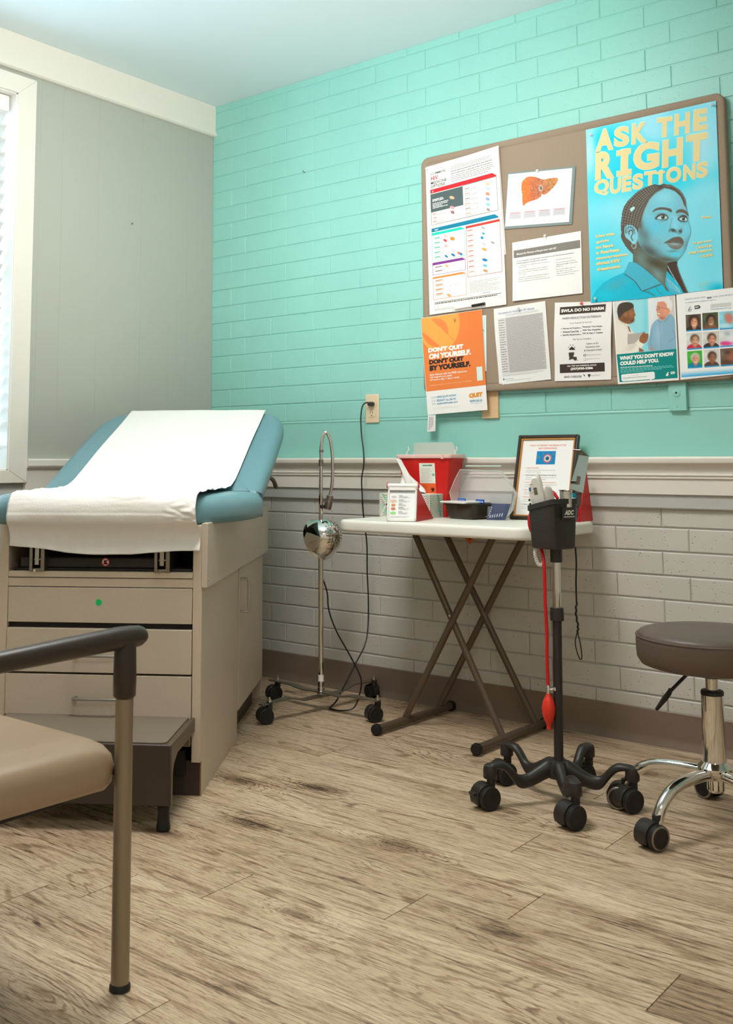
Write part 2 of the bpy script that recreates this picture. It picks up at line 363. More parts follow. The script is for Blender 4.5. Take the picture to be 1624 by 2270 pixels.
moulding('trim_4', [(0, .700), (-.010, .700), (-.012, .703), (-.012, .760), (0, .760)], -2.2, 0, 'y', 'grey_flat')
moulding('trim_5', [(0, 2.302), (-.014, 2.302), (-.022, 2.308), (-.022, 2.316), (-.014, 2.318), (-.014, 2.44), (0, 2.44)], RY, 0, 'y', 'cream')
basep = [(0, .106), (-.003, .106), (-.005, .103), (-.005, .03), (-.007, .018), (-.013, .008), (-.016, .0), (0, 0)]
moulding('baseboard_right', basep, 0, RX, 'x', 'base'); moulding('baseboard_left', basep, RY, 0, 'y', 'base')
# window: casing, jambs, sash, pane
win = thing('window_1', None, None, (0, (WY0+WY1)/2, WZ0)); win['kind'] = 'structure'
wc = MB(); A0, A1, B0, B1 = WY0-.078, WY1+.078, WZ0-.045, WZ1+.068
for q in (((A0, B1), (A1, B1), (WY1, WZ1), (WY0, WZ1)), ((A1, B1), (A1, B0), (WY1, WZ0), (WY1, WZ1)), ((A1, B0), (A0, B0), (WY0, WZ0), (WY1, WZ0)), ((A0, B0), (A0, B1), (WY0, WZ1), (WY0, WZ0))): wc.prism(list(q), 0, .021, YZ)
link('window_frame', wc, 'cream', win, bevel=.002)
jb = MB(); jb.box(-.12, .012, WY1-.004, WY1, WZ0, WZ1); jb.box(-.12, .012, WY0, WY0+.004, WZ0, WZ1); jb.box(-.12, .012, WY0, WY1, WZ0, WZ0+.004); jb.box(-.12, .012, WY0, WY1, WZ1-.004, WZ1)
link('window_jamb', jb, 'white_p', win, smooth=False)
sb = MB()
for a in ((-.115, -.09, WY1-.045, WY1-.004, WZ0, WZ1), (-.115, -.09, WY0+.004, WY0+.045, WZ0, WZ1), (-.115, -.09, WY0, WY1, WZ0+.004, WZ0+.05), (-.115, -.09, WY0, WY1, WZ1-.05, WZ1-.004), (-.115, -.09, WY0, WY1, 1.5, 1.535)): sb.box(*a)
link('window_sash', sb, 'white_p', win, bevel=.002)
link('window_pane', MB().box(-.104, -.101, WY0+.04, WY1-.04, WZ0+.04, WZ1-.04), 'glass', win, smooth=False)
# blind
bl = thing('window_blind', 'white horizontal slat blind lowered almost to the sill inside the window', 'blind', (-.045, -1.5, WZ1))
link('head_rail', MB().box(-.07, -.02, WY0+.012, WY1-.012, WZ1-.065, WZ1-.006), 'blind', bl, bevel=.003)
sl = MB(); z = WZ1-.085; ti = radians(48)
while z > .935:
    sl.add([V3(-.045+cos(ti)*u*.027+.0015*(1-u*u)*0, yy, z+sin(ti)*u*.027+.003*(1-u*u)) for yy in (WY0+.016, WY1-.016) for u in (-1, -.5, 0, .5, 1)], [(i, i+1, i+6, i+5) for i in range(4)]); z -= .0520
link('slats', sl, 'blind', bl, solid=.0018, fix=False, sharp=60)
link('bottom_rail', MB().box(-.066, -.024, WY0+.016, WY1-.016, .905, .922), 'blind', bl, bevel=.003)
for yy in (WY1-.09, WY0+.09): link('lift_cord', MB().tube([(-.022, yy, WZ1-.06), (-.022, yy, .91)], .0012, 6), 'blind', bl)
# ceiling fixture (out of the frame, seen mirrored in the chrome)
lx, ly = LIGHT_XY
cl = thing('ceiling_light', 'square flat ceiling light with a white glowing diffuser over the middle of the room', 'lamp', (lx, ly, H))
link('housing', MB().box(lx-.31, lx+.31, ly-.31, ly+.31, H-.03, H), 'white_p', cl, bevel=.004)
link('diffuser', MB().box(lx-.30, lx+.30, ly-.30, ly+.30, H-.085, H-.03), 'lampglow', cl, bevel=.012)
lx2, ly2 = FILL_XY; fill_glow = mat('fill_diffuser', (254, 250, 247), .5, emit=FILL_E)  # unseen fill light, added to brighten cabinet front, bricks and floor
fill_panel = thing('ceiling_light', 'added square fill light on the ceiling behind the viewer, out of view', 'lamp', (lx2, ly2, H))
link('housing', MB().box(lx2-.31, lx2+.31, ly2-.31, ly2+.31, H-.03, H), 'white_p', fill_panel, bevel=.004)
link('diffuser', MB().box(lx2-.30, lx2+.30, ly2-.30, ly2+.30, H-.085, H-.03), fill_glow, fill_panel, bevel=.012)

# ---------------------------------------------------------------- exam table (local x to the right, y to the back)
TA = math.atan2(.5563, .831)
et = thing('exam_table', 'beige exam table with blue-grey vinyl cushions, drawers and pull-out step', 'exam table', (1.2098, -1.2339, 0), TA)
def P(name, mb, m, parent=et, **k): return link(name, mb, m, parent, local=True, **k)
panel = [(.012, 0), (.556, 0), (.556, .085), (1.065, .085), (1.065, .695), (0, .695), (0, .087), (.012, .087)]
for x0 in (-.017, -.55): P('side_panel', MB().prism(panel, x0, x0+.017, YZ), 'lam', bevel=.0008)
for x0, x1 in ((-.023, .001), (-.551, -.527)): P('stile', MB().box(x0, x1, -.006, .012, .087, .695), 'lam_edge', bevel=.0015)
P('rail', MB().box(-.527, -.023, -.004, .014, .531, .5535), 'lam_edge', bevel=.001)
P('shelf_edge', MB().box(-.5265, -.0235, -.006, .30, .5555, .571), 'lam_edge', bevel=.001)
P('carcass', MB().box(-.533, -.017, .30, 1.06, .09, .69).box(-.533, -.017, .014, .30, .19, .55), 'dark', smooth=False)
P('back_panel', MB().box(-.55, .0, 1.06, 1.072, .02, .69), 'lam', bevel=.001)
P('top_board', MB().box(-.55, 0, 0.02, 1.07, .672, .695), 'lam_edge', bevel=.001)
# open shelf with black tray, stirrup brackets
P('shelf_back', MB().box(-.53, -.02, .16, .17, .57, .68), 'dark', smooth=False)
tr = MB().box(-.522, -.028, .012, .15, .5712, .578); tr.box(-.505, -.09, .02, .15, .578, .606)
tp = P('shelf_tray', tr, 'black_t', bevel=.004)
st = MB(); st.m = 0; st.lathe([(.0115, 0), (.0115, .0012)], (-.267, .0195, .594), (0, -1, 0), 24); st.m = 1; st.lathe([(.009, 0), (.009, .0016)], (-.267, .0195, .594), (0, -1, 0), 24)
st.m = 2; st.box(-.271, -.264, .0172, .0178, .589, .599); st.prism([(-.274, .588), (-.267, .598), (-.260, .588)], .0172, .0178, XZ); st.m = 0; st.obox((-.267, .0171, .594), (.707, 0, .707), (0, 1, 0), (-.707, 0, .707), .009, .0004, .0011)
P('warning_sticker', st, ['red', 'white_p', 'dark'], parent=tp, smooth=False)['label'] = 'round red and white prohibition sticker'
for xc in (-.447, -.106):
    bb = MB(); bb.box(xc-.020, xc-.011, -.014, .09, .5715, .638); bb.box(xc+.011, xc+.022, -.014, .09, .5715, .638); bb.box(xc-.018, xc+.018, .03, .09, .5715, .64); bb.box(xc-.018, xc+.018, -.010, .03, .5715, .579)
    bk = P('stirrup_bracket', bb, 'dullsteel', bevel=.0015)
    P('slide_bar', MB().box(xc-.006, xc+.006, -.011, .06, .588, .650).box(xc-.0095, xc+.0095, -.008, .0, .60, .604), 'steel', parent=bk, bevel=.001)
    P('bolt', MB().tube([(xc-.004, -.009, .5735), (xc-.004, -.016, .5735)], .004, 12), 'chrome', parent=bk)
# drawers
def pull(mb, a, b_, out, r=.0042):
    a, b_, o = V3(a), V3(b_), V3(out); d = (b_-a).normalized()*.008
    mb.tube([a, a+o*.7, a+o+d, b_+o-d, b_+o*.7, b_], r, 10, smooth=3); return mb
for z0, z1, hz in ((.4375, .529, None), (.309, .4225, .357), (.191, .3035, .247)):
    dr = P('drawer', MB().box(-.5255, -.0245, -.006 if hz is None else -.009, .012, z0, z1), 'lam', bevel=.0012)
    if hz: P('handle', pull(MB(), (-.332, -.009, hz), (-.218, -.009, hz), (0, -.026, 0)), 'steel', parent=dr)
    else: P('round_sticker', MB().lathe([(.0085, 0), (.0085, .0006)], (-.276, -.006, .491), (0, -1, 0), 24), mat('green_sticker', (10, 205, 110), .5), parent=dr)['label'] = 'small bright green round sticker'
P('drawer_gap', MB().box(-.53, -.02, .010, .02, .18, .545), 'dark', smooth=False)
# side door, skirt, toe kicks, step
dd = P('door', MB().box(0, .0035, .5635, 1.062, .088, .524), 'lam', bevel=.001)
P('handle', pull(MB(), (.0035, .585, .489), (.0035, .585, .388), (.026, .004, 0)), 'steel', parent=dd)
P('toe_kick', MB().box(-.045, -.03, .556, 1.04, 0, .085), 'toe', smooth=False)
for a, b_ in ((-.10, -.003), (-.55, -.45)): P('toe_kick', MB().box(a, b_, .010, .02, 0, .087), 'toe', bevel=.001)
P('kick_edge', MB().box(-.003, .0, .008, .013, 0, .089), mat('raw_chipboard_edge', (150, 104, 60), .7), smooth=False)
sk = MB().box(.0, .0165, -.008, 1.075, .532, .700); sk.box(0, .0165, 1.077, 1.112, .532, .7005)
P('side_skirt', sk, 'lam', bevel=.0012)
lb = MB(); lb.m = 0; lb.box(.0166, .0170, -.003, .012, .5445, .556); lb.m = 1; lb.box(.0170, .0173, -.001, .0045, .546, .5535)
P('label_tag', lb, ['white_p', mat('navy_print', (30, 50, 110), .5)], smooth=False)
P('frame_post', MB().box(-.55, -.0, .9, 1.11, .66, .699), 'lam', bevel=.001)
sp_ = MB(); sp_.box(-.527, -.013, -.262, .10, .190, .198)
stp = P('step', sp_, 'bronze', bevel=.003)
P('step_mat', MB().prism([(-.515, -.05), (-.515, -.24), (-.51, -.25), (-.50, -.254), (-.045, -.254), (-.034, -.25), (-.03, -.24), (-.03, .09), (-.515, .09)], .198, .2015, XY), mat('step_mat', (118, 106, 90), .7, bump=(260, .5, .001)), parent=stp, bevel=.001)
P('step_apron', MB().box(-.527, -.014, -.268, -.260, .060, .200), mat('dark_metal', (66, 57, 50), .42, .2, bump=(500, .25, .0004)), parent=stp, bevel=.003)
for x0 in (-.525, -.020): P('step_side', MB().prism([(-.262, .200), (.08, .200), (.08, .165), (-.20, .165), (-.235, .150), (-.247, .13), (-.249, .06), (-.262, .06)], x0, x0+.006, YZ), 'bronze', parent=stp, bevel=.001)
for a, b_ in ((-.060, -.024), (-.53, -.50)): P('slide_rail', MB().box(a, b_, -.02, .2, .13, .16), 'dullsteel', parent=stp, bevel=.001)
for xc in (-.036, -.505):
    P('foot', MB().tube([(xc, -.245, .075), (xc, -.245, .045)], .0115, 16), 'black', parent=stp)
    P('rubber_foot', MB().lathe([(.0125, .058), (.0145, .054), (.0145, .045), (.0135, .043), (.0145, .02), (.0165, .010), (.0165, .003), (.014, .0)], (xc, -.245, 0), (0, 0, 1), 24), 'rubber', parent=stp)
P('under_pan', MB().box(-.50, -.04, -.02, .2, .055, .12), 'dark', smooth=False)
# cushions
def cushion(outline, prof, T):
    n = len(outline); c = Vector((sum(p.x for p in outline)/n, sum(p.y for p in outline)/n, 0)); nr = []
    for i in range(n):
        t = (outline[(i+1) % n]-outline[i-1]).normalized(); nr.append(Vector((-t.y, t.x, 0)))
    if (outline[n//4]+nr[n//4]*.01-c).length > (outline[n//4]-c).length: nr = [-q for q in nr]
    out = []
    for ins, z in prof:
        a = min(ins, .02); k = 1-max(0, ins-.02)*2.2; out.append([T @ Vector((c.x+(outline[i].x+nr[i].x*a-c.x)*k, c.y+(outline[i].y+nr[i].y*a-c.y)*k, z)) for i in range(n)])
    return out
def sym(half, xc): # half outline given back->front at x offset > 0
    r = [V3(xc+a, b_, 0) for a, b_ in half]; l = [V3(xc-a, b_, 0) for a, b_ in reversed(half)]
    return r+l
so = sym(catmull([(.385, .47, 0), (.392, .40, 0), (.386, .31, 0), (.362, .19, 0), (.33, .09, 0), (.29, .02, 0), (.235, -.02, 0), (.14, -.03, 0), (.04, -.03, 0)], 5) and [(p.x, p.y) for p in catmull([(.385, .47, 0), (.392, .40, 0), (.386, .31, 0), (.362, .19, 0), (.33, .09, 0), (.29, .02, 0), (.235, -.02, 0), (.14, -.03, 0), (.04, -.03, 0)], 5)], -.292)
prof = [(.05, .693), (.012, .694), (.003, .700), (0, .712), (.0, .735), (.006, .752), (.018, .764), (.035, .7695), (.06, .772), (.12, .7745)]
P('seat_cushion', MB().rings(cushion(so, prof, Matrix.Identity(4))), 'vinyl', sharp=70)
INC = radians(21.2); BL = .765
bo = sym([(p.x, p.y) for p in catmull([(.338, -.012, 0), (.348, .02, 0), (.352, .10, 0), (.352, .35, 0), (.350, .58, 0), (.343, .66, 0), (.318, .73, 0), (.27, .765, 0), (.20, BL, 0), (.08, BL+.002, 0)], 5)], 0)
BT = Matrix.Translation((-.262, .44, .716)) @ Matrix.Rotation(INC, 4, 'X')
prof2 = [(.05, .0), (.012, .001), (.003, .006), (0, .016), (0, .034), (.006, .048), (.018, .057), (.035, .061), (.06, .0625), (.12, .064)]
P('back_cushion', MB().rings(cushion(bo, prof2, BT)), 'vinyl', sharp=70)
P('back_support', MB().obox(BT @ V3(0, .40, -.012), V3(1, 0, 0), V3(0, cos(INC), sin(INC)), V3(0, -sin(INC), cos(INC)), .25, .33, .011), 'black', bevel=.003)
P('tilt_lever', MB().tube([(-.02, .78, .80), (.03, .86, .812), (.058, .92, .80), (.065, .965, .772)], [.006, .006, .0075, .008], 10, smooth=4), 'bronze')
P('back_strut', MB().box(-.47, -.06, .55, 1.0, .69, .73), 'black', smooth=False)
# paper sheet drawn over both cushions
NP = 110; path = [V3(0, *(BT @ V3(0, t, .0695)).yz) for t in (BL+.012, BL*.97, BL*.8, BL*.6, BL*.4, BL*.22, .12, .06)]
path[0] = V3(0, *(BT @ V3(0, BL+.016, .058)).yz)
path += [V3(0, y_, z_) for y_, z_ in ((.42, .789), (.36, .781), (.25, .7795), (.12, .7795), (.03, .7785), (-.015, .7740), (-.036, .757), (-.044, .73), (-.040, .700), (-.022, .680), (-.014, .660), (-.020, .640))]
pp = catmull(path, 9); NV = len(pp)-1
from mathutils import noise as mn
def paper(u, v):
    k = v*NV; i = min(int(k), NV-1); p = pp[i].lerp(pp[i+1], k-i); t = (pp[i+1]-pp[i]).normalized(); nrm = Vector((0, -t.z, t.y))
    if nrm.z < 0 and v < .6: nrm = -nrm
    wob = .006*mn.noise((v*6, 1.3, 0)); xl = -.512+wob; xr = .004+.008*mn.noise((v*5, 7, 0))
    if v > .55: xl -= .006*min(1, (v-.55)/.1); xr -= .012*min(1, (v-.55)/.12)*(1-max(0, (v-.86)/.14)*.5)
    x = xl+(xr-xl)*u
    mid = math.exp(-((v-.56)/.13)**2)
    w = .0035*mn.noise((x*7, v*9, 2))+.009*mid*abs(mn.noise((x*14+v*9, v*30, 5)))+.014*mid*(u > .5)*max(0, mn.noise((x*9, v*18, 9)))
    fr = max(0, (v-.80)/.2); w += fr*.009*mn.noise((x*13+v*3, v*4, 3))+fr*.004*mn.noise((x*40, v*9, 4)); w = w+.0025 if v < .8 else w+.004
    rg_ = max(0, 1-abs(mn.noise((x*11+v*4, v*34, 11)))*5); w += .0045*mid*rg_+.009*max(0, (u-.82)/.18)*math.exp(-((v-.80)/.05)**2)*abs(mn.noise((x*28, v*40, 3)))*2
    q = Vector((x, p.y, p.z))+(Vector((0, -abs(nrm.y), abs(nrm.z))) if v > .6 else Vector((0, -sin(INC) if v < .42 else 0, 1)))*max(w, .0008)
    if v > .93: q.z -= (v-.93)/.07*(.016*sin(u*pi)+.012*u+.010*mn.noise((x*5, 2, 2)))
    return q
P2 = link('exam_paper', MB().surf(paper, NP, NV), 'paper', None, origin=None, fix=False, sharp=180, solid=.0006)
T_et = et.matrix_basis.copy(); P2.data.transform(T_et); tag(P2, 'white crepe paper sheet running over the blue-grey exam table cushions', 'paper sheet')
# ---------------------------------------------------------------- casters shared by lamp, stand and stool
def caster(parent, pos, ang, r=.028, w=.048, ring=None, col='black', stem=.0, lock=False):
    """twin-wheel caster standing at pos (floor point under the wheel centre), wheel axle along ang"""
    a = V3(cos(ang), sin(ang), 0); f = V3(-sin(ang), cos(ang), 0); c = V3(pos[0], pos[1], r)
    hood = MB(); n = 22; R = []
    for k in range(n+1):
        t = radians(-25+235*k/n); R.append((cos(t), sin(t)))
    outer = [(x*r*1.06, y_*r*1.08) for x, y_ in R]; inner = [(x*r*.72, y_*r*.72) for x, y_ in reversed(R)]
    hood.prism(outer+inner, -w*.20, w*.20, (c, f, (0, 0, 1), a))
    cv = [(x*r*1.09, y_*r*1.10) for x, y_ in R[5:]]; ci = [(x*r*1.03, y_*r*1.03) for x, y_ in reversed(R[5:])]
    hood.prism(cv+ci, -w*.5, w*.14, (c, f, (0, 0, 1), a))
    hood.lathe([(.0105, 0), (.0105, .022)], c+f*(r*.55)+V3(0, 0, r*.75), (0, 0, 1), 16)
    h = link('caster', hood, col, parent, bevel=.0015)
    for s in (1, -1):
        wb_ = MB(); o = c+a*(s*w*.20)
        q = r*.985
        wb_.lathe([(q*.5, 0), (q*.94, .0005), (q, .003), (q, w*.27), (q*.93, w*.31), (q*.80, w*.315), (q*.74, w*.295), (q*.3, w*.30), (.001, w*.31)], o, a*s, 28)
        wh = link('wheel', wb_, 'rubber', h, sharp=40)
        if ring: link('wheel_rim', MB().lathe([(q*.78, w*.30), (q*.80, w*.322), (q*.92, w*.318), (q*.955, w*.30), (q*.9, w*.28), (q*.78, w*.28), (q*.78, w*.30)], o, a*s, 28, cap=False), ring, h, sharp=60)
    if lock: link('brake_tab', MB().obox(c-f*(r*1.05)+V3(0, 0, r*.35)-a*.006, a, f, (0, 0, 1), .011, .010, .004), col, h, bevel=.002)
    return c+f*(r*.55)+V3(0, 0, r*.75+.022)

# ---------------------------------------------------------------- examination lamp
LB = V3(.865, -.312, 0)
el = thing('examination_lamp', 'chrome gooseneck examination lamp on a four-caster base between exam table and folding table', 'lamp', LB)
tips = [V3(.838, -.572, 0), V3(.636, -.300, 0), V3(1.100, -.322, 0), V3(.892, -.050, 0)]
for i, (a, b_, z) in enumerate(((0, 3, .070), (1, 2, .076))):
    d = (tips[b_]-tips[a]); L_ = d.length; d.normalize(); s = V3(-d.y, d.x, 0); m = MB(); m0 = (tips[a]+tips[b_])/2
    prof_ = [(-L_/2-.02, .010, z-.008), (-L_/2+.03, .014, z-.008), (-L_*.30, .017, z-.004), (-L_*.18, .013, z-.022), (-.03, .017, z-.022), (.03, .017, z-.022), (L_*.18, .013, z-.022), (L_*.30, .017, z-.004), (L_/2-.03, .014, z-.008), (L_/2+.02, .010, z-.008)]
    if i: prof_ = [(a_, w_, z-.018 if abs(a_) > L_*.1 else z-.014) for a_, w_, q in prof_]; prof_ = [(a_, w_, q+(.010 if L_*.25 < abs(a_) else 0)) for a_, w_, q in prof_]
    R = []
    for u, w_, zz in prof_:
        c = V3(LB.x, LB.y, 0)*0+m0+d*u; R.append([c+s*w_+V3(0, 0, zz), c-s*w_+V3(0, 0, zz), c-s*w_+V3(0, 0, zz+.004), c+s*w_+V3(0, 0, zz+.004)])
    m.rings(R); arm = link('base_arm', m, 'dullsteel', el, bevel=.0006, sharp=50)
for t_, an in zip(tips, (-.55, -.35, -.45, -1.9)):
    top = caster(el, (t_.x, t_.y), an, r=.026, w=.036)
    link('caster_bolt', MB().lathe([(.0045, .048), (.0045, .070), (.008, .070), (.008, .076), (.004, .077), (.004, .084), (.001, .085)], (top.x, top.y, 0), (0, 0, 1), 12), 'chrome', el)
link('hub', MB().lathe([(.014, .058), (.014, .066), (.0115, .067), (.0115, .073), (.013, .074), (.013, .080), (.0115, .081), (.0115, .090), (.0125, .091), (.0125, .098)], LB, (0, 0, 1), 24), 'chrome', el, sharp=30)
link('pole', MB().tube([LB+V3(0, 0, .09), LB+V3(0, 0, .56)], .0092, 20), 'chrome', el)
lt = MB(); lt.lathe([(.0098, .100), (.0098, .122)], LB, (0, 0, 1), 20, cap=False)
link('pole_label', lt, 'white_p', el)
camr = V3(cos(YAW), sin(YAW), 0); camf = V3(-sin(YAW), cos(YAW), 0)
def LP(dx, z, df=0): return LB+camr*dx+camf*df+V3(0, 0, z)
link('gooseneck', MB().tube([LP(.0005, .55), LP(.001, .66), LP(.001, .76), LP(.002, .86), LP(.003, .915), LP(.009, .952), LP(.020, .966), LP(.033, .945), LP(.041, .90), LP(.043, .85), LP(.042, .80), LP(.038, .765), LP(.031, .735)], [.0078]*3+[.0062]*10, 14, smooth=5), 'chrome', el, sharp=80)
for a, b_, r_, q_ in ((.845, .868, .0085, .0015), (.895, .903, .0078, .003)): link('neck_joint', MB().lathe([(r_, a), (r_, b_)], LP(q_, 0), (0, 0, 1), 16), 'dullsteel', el)
sx = (camr*-.22+V3(0, 0, -1)).normalized()
link('socket', MB().lathe([(.0105, 0), (.0125, .002), (.0125, .020), (.014, .021), (.014, .046), (.012, .050)], LP(.034, .742), sx, 24), 'dullsteel', el, sharp=30)
link('switch_knob', MB().tube([LP(.016, .706, -.004), LP(.004, .704, -.012), LP(.0, .703, -.014)], [.003, .0075, .0065], 12), 'black', el)
# bell shaped shade: vented narrow end to the right, opening away to the lower left
sa = (camr*-.62+camf*.66+V3(0, 0, -.36)).normalized(); so_ = LP(.052, .618, -.030)
shp = [(.002, -.003), (.018, -.001), (.034, .007), (.048, .018), (.060, .034), (.068, .054), (.072, .073), (.0740, .084), (.0760, .086), (.0760, .088), (.0725, .087), (.070, .072), (.064, .050), (.045, .020), (.02, .003)]
link('lamp_shade', MB().lathe(shp, so_, sa, 64, cap=False), 'chrome', el, sharp=60)
e1 = (V3(0, 0, 1)-sa*sa.z).normalized(); e2 = sa.cross(e1); vh = MB()
for i in range(14):
    for j in range(3):
        an = 2*pi*i/14+j*.22; rr, hh = ((.024, .0015), (.031, .0052), (.038, .0100))[j]; nrm = ((e1*cos(an)+e2*sin(an))*.75-sa*.7).normalized()
        vh.lathe([(.0017, 0), (.0017, .0006)], so_+sa*hh+(e1*cos(an)+e2*sin(an))*(rr+.0004), nrm, 8)
link('vent_holes', vh, 'dark', el)
# power cord: from the pole down, loop on the floor, up the wall to the outlet
cpts = [(.862, -.300, .455), (.872, -.285, .40), (.875, -.28, .34), (.90, -.27, .27), (.935, -.25, .20), (.965, -.235, .14), (.975, -.225, .10), (.972, -.235, .05), (.962, -.255, .012), (.93, -.285, .004), (.885, -.285, .004), (.868, -.262, .004), (.872, -.235, .02), (.885, -.205, .07), (.900, -.16, .14), (.912, -.12, .20), (.905, -.09, .26), (.893, -.07, .36), (.885, -.065, .46), (.882, -.062, .56), (.868, -.062, .66), (.862, -.062, .74), (.862, -.064, .80), (.872, -.064, .85), (.868, -.06, .90), (.852, -.05, .96), (.845, -.045, 1.02), (.846, -.04, 1.06), (.850, -.034, 1.078), (.858, -.028, 1.084), (.866, -.024, 1.085)]
cord = link('power_cord', MB().tube(cpts, .0026, 8, smooth=6), 'cable', el)
pl = MB(); pl.prism([(-.012, .006), (.010, .006), (.011, -.002), (.006, -.010), (-.006, -.009), (-.010, -.004)], -.030, -.009, ((.874, 0, 1.080), (1, 0, 0), (0, 0, 1), (0, 1, 0)))
link('plug', pl, 'black', cord, bevel=.002)
# wall outlet
ol = thing('wall_outlet', 'almond duplex wall outlet with a black plug in its upper socket', 'outlet', (.869, 0, 1.062))
link('cover_plate', MB().box(.8375, .9005, -.006, .0005, 1.0075, 1.117), 'almond', ol, bevel=.003)
for zc in (1.081, 1.042):
    fc = [(.869+.0165*max(-1, min(1, 1.25*cos(t)))*.95, zc+.0145*sin(t)) for t in [2*pi*k/32 for k in range(32)]]
    rc = link('receptacle', MB().prism(fc, -.008, -.004, XZ), 'almond', ol, bevel=.0008)
    hs = MB(); hs.box(.8625, .8645, -.0084, -.0079, zc+.001, zc+.009); hs.box(.8725, .8745, -.0084, -.0079, zc+.002, zc+.009); hs.lathe([(.0026, 0), (.0026, .0005)], (.869, -.0079, zc-.007), (0, -1, 0), 12)
    link('slots', hs, 'dark', rc, smooth=False)
link('screw', MB().lathe([(.003, 0), (.0025, .0012)], (.869, -.0058, 1.0618), (0, -1, 0), 12), 'almond', ol)

# ---------------------------------------------------------------- folding table
FT = thing('folding_table', 'small white folding table with crossed bronze metal legs against the brick wall', 'table', (1.405, -.255, 0))
X0, X1, Y0, Y1, ZT = 1.068, 1.772, -.492, -.022, .672
def rrect(x0, x1, y0, y1, r, n=8):
    o = []
    for cx, cy, a0 in ((x1-r, y1-r, 0), (x0+r, y1-r, 90), (x0+r, y0+r, 180), (x1-r, y0+r, 270)):
        for k in range(n+1): t = radians(a0+90*k/n); o.append((cx+r*cos(t), cy+r*sin(t)))
    return o
tt = MB(); R = []
for ins, z in ((.03, ZT-.036), (.006, ZT-.037), (.001, ZT-.034), (0, ZT-.028), (0, ZT-.010), (.0015, ZT-.004), (.006, ZT-.0005), (.012, ZT), (.05, ZT)):
    R.append([V3(x, y_, z) for x, y_ in rrect(X0+ins, X1-ins, Y0+ins, Y1-ins, .052-min(ins, .03))])
tt.rings(R); link('tabletop', tt, 'tablew', FT, sharp=70)
for a, b_, c_, w_ in (((1.237, -.285, .640), (1.562, -.285, .018), -.285, 0), ((1.556, -.298, .640), (1.205, -.298, .018), -.298, 1), ((1.237, -.105, .640), (1.574, -.090, .018), 0, 0), ((1.556, -.090, .640), (1.207, -.100, .018), 0, 1)):
    link('leg', MB().tube([a, b_], .0108, 16), 'bronze', FT)
for x, ya, yb in ((1.208, -.452, -.040), (1.567, -.446, -.046)):
    fb_ = link('foot_bar', MB().tube([(x, ya, .019), (x+.012, yb, .019)], .0125, 18), 'bronze', FT)
    for (yy, s, xx) in ((ya, -1, x), (yb, 1, x+.012)):
        ec = MB().lathe([(.0125, -.004), (.0165, -.003), (.0165, .010), (.0150, .014), (.0145, .016), (.006, .017)], (xx, yy, .0185), (0, s, 0), 20)
        for k in range(10):
            t = 2*pi*k/10; ec.obox((xx+.0165*cos(t), yy+s*.005, .0185+.0165*sin(t)), (cos(t), 0, sin(t)), (0, 1, 0), (-sin(t), 0, cos(t)), .0012, .006, .0014)
        link('end_cap', ec, 'rubber', fb_, sharp=30)
for p in ((1.392, -.297, .372), (1.392, -.088, .370)):
    link('rivet', MB().tube([(p[0], p[1]-.014, p[2]), (p[0], p[1]+.012, p[2])], .0042, 12), 'chrome', FT)
link('crossbar', MB().tube([(1.30, -.285, .625), (1.30, -.105, .625)], .008, 10), 'bronze', FT)
wt = MB(); wt.cc = True
wt.prism([(1.250, .640), (1.345, .640), (1.318, .576)], -.052, -.0505, XZ, c=lin((235, 110, 50)))
wt.prism([(1.272, .632), (1.330, .630), (1.316, .592)], -.0526, -.052, XZ, c=lin((40, 36, 32)))
wt.prism([(1.288, .626), (1.300, .606), (1.303, .612), (1.294, .628)], -.053, -.0526, XZ, c=lin((235, 110, 50))); wt.prism([(1.306, .614), (1.322, .610), (1.318, .603), (1.308, .607)], -.053, -.0526, XZ, c=lin((235, 110, 50)))
link('warning_label', wt, 'print', FT, smooth=False)['label'] = 'orange and black warning label hanging under the tabletop'

# ---------------------------------------------------------------- things on the folding table
ZT += .0002
def tmat(nm, c, r=.5): return mat(nm, c, r)
# tissue box with pulled tissue
tb = thing('tissue_box', 'tissue box with green and grey wave pattern on the folding table', 'tissue box', (1.17, -.22, ZT))
tx0, tx1, ty0, ty1, tz1 = 1.070, 1.276, -.240, -.156, ZT+.080
cb = MB(); cb.cc = True
ivory, mint, greyw, g2 = lin((232, 228, 214)), lin((120, 205, 165)), lin((176, 168, 152)), lin((60, 185, 150))
cb.box(tx0, tx1, ty0, ty1, ZT, tz1, c=ivory)
def strip(f0, f1, n, fr, c):   # thin printed band between two curves on a face: fr maps (u,v)->point
    vs = [fr(*f0(k/n)) for k in range(n+1)]+[fr(*f1(k/n)) for k in range(n+1)]
    cb.add(vs, [(k, k+1, n+2+k, n+1+k) for k in range(n)], c)
W_, H_ = tx1-tx0, tz1-ZT
front_ = lambda u, v: V3(tx0+u, ty0-.0004, ZT+v); end_ = lambda u, v: V3(tx1+.0004, ty0+u, ZT+v)
for fr, wd_, ph in ((front_, W_, 0.), (end_, ty1-ty0, .4)):
    for j in range(-2, 16):
        zc = j*.0075
        def cur(t, dz, zc=zc, wd_=wd_, ph=ph):
            x = .002+t*(wd_-.004); z = zc+.020*sin((x/.062+ph)*2*pi+zc*22)+dz; return (x, min(max(z, .002), H_-.002))
        col = g2 if (j % 8) < 3 else greyw
        if fr is front_: col = mint if (j % 8) < 4 else greyw
        strip(lambda t: cur(t, 0), lambda t: cur(t, .0034), 40, fr, col)
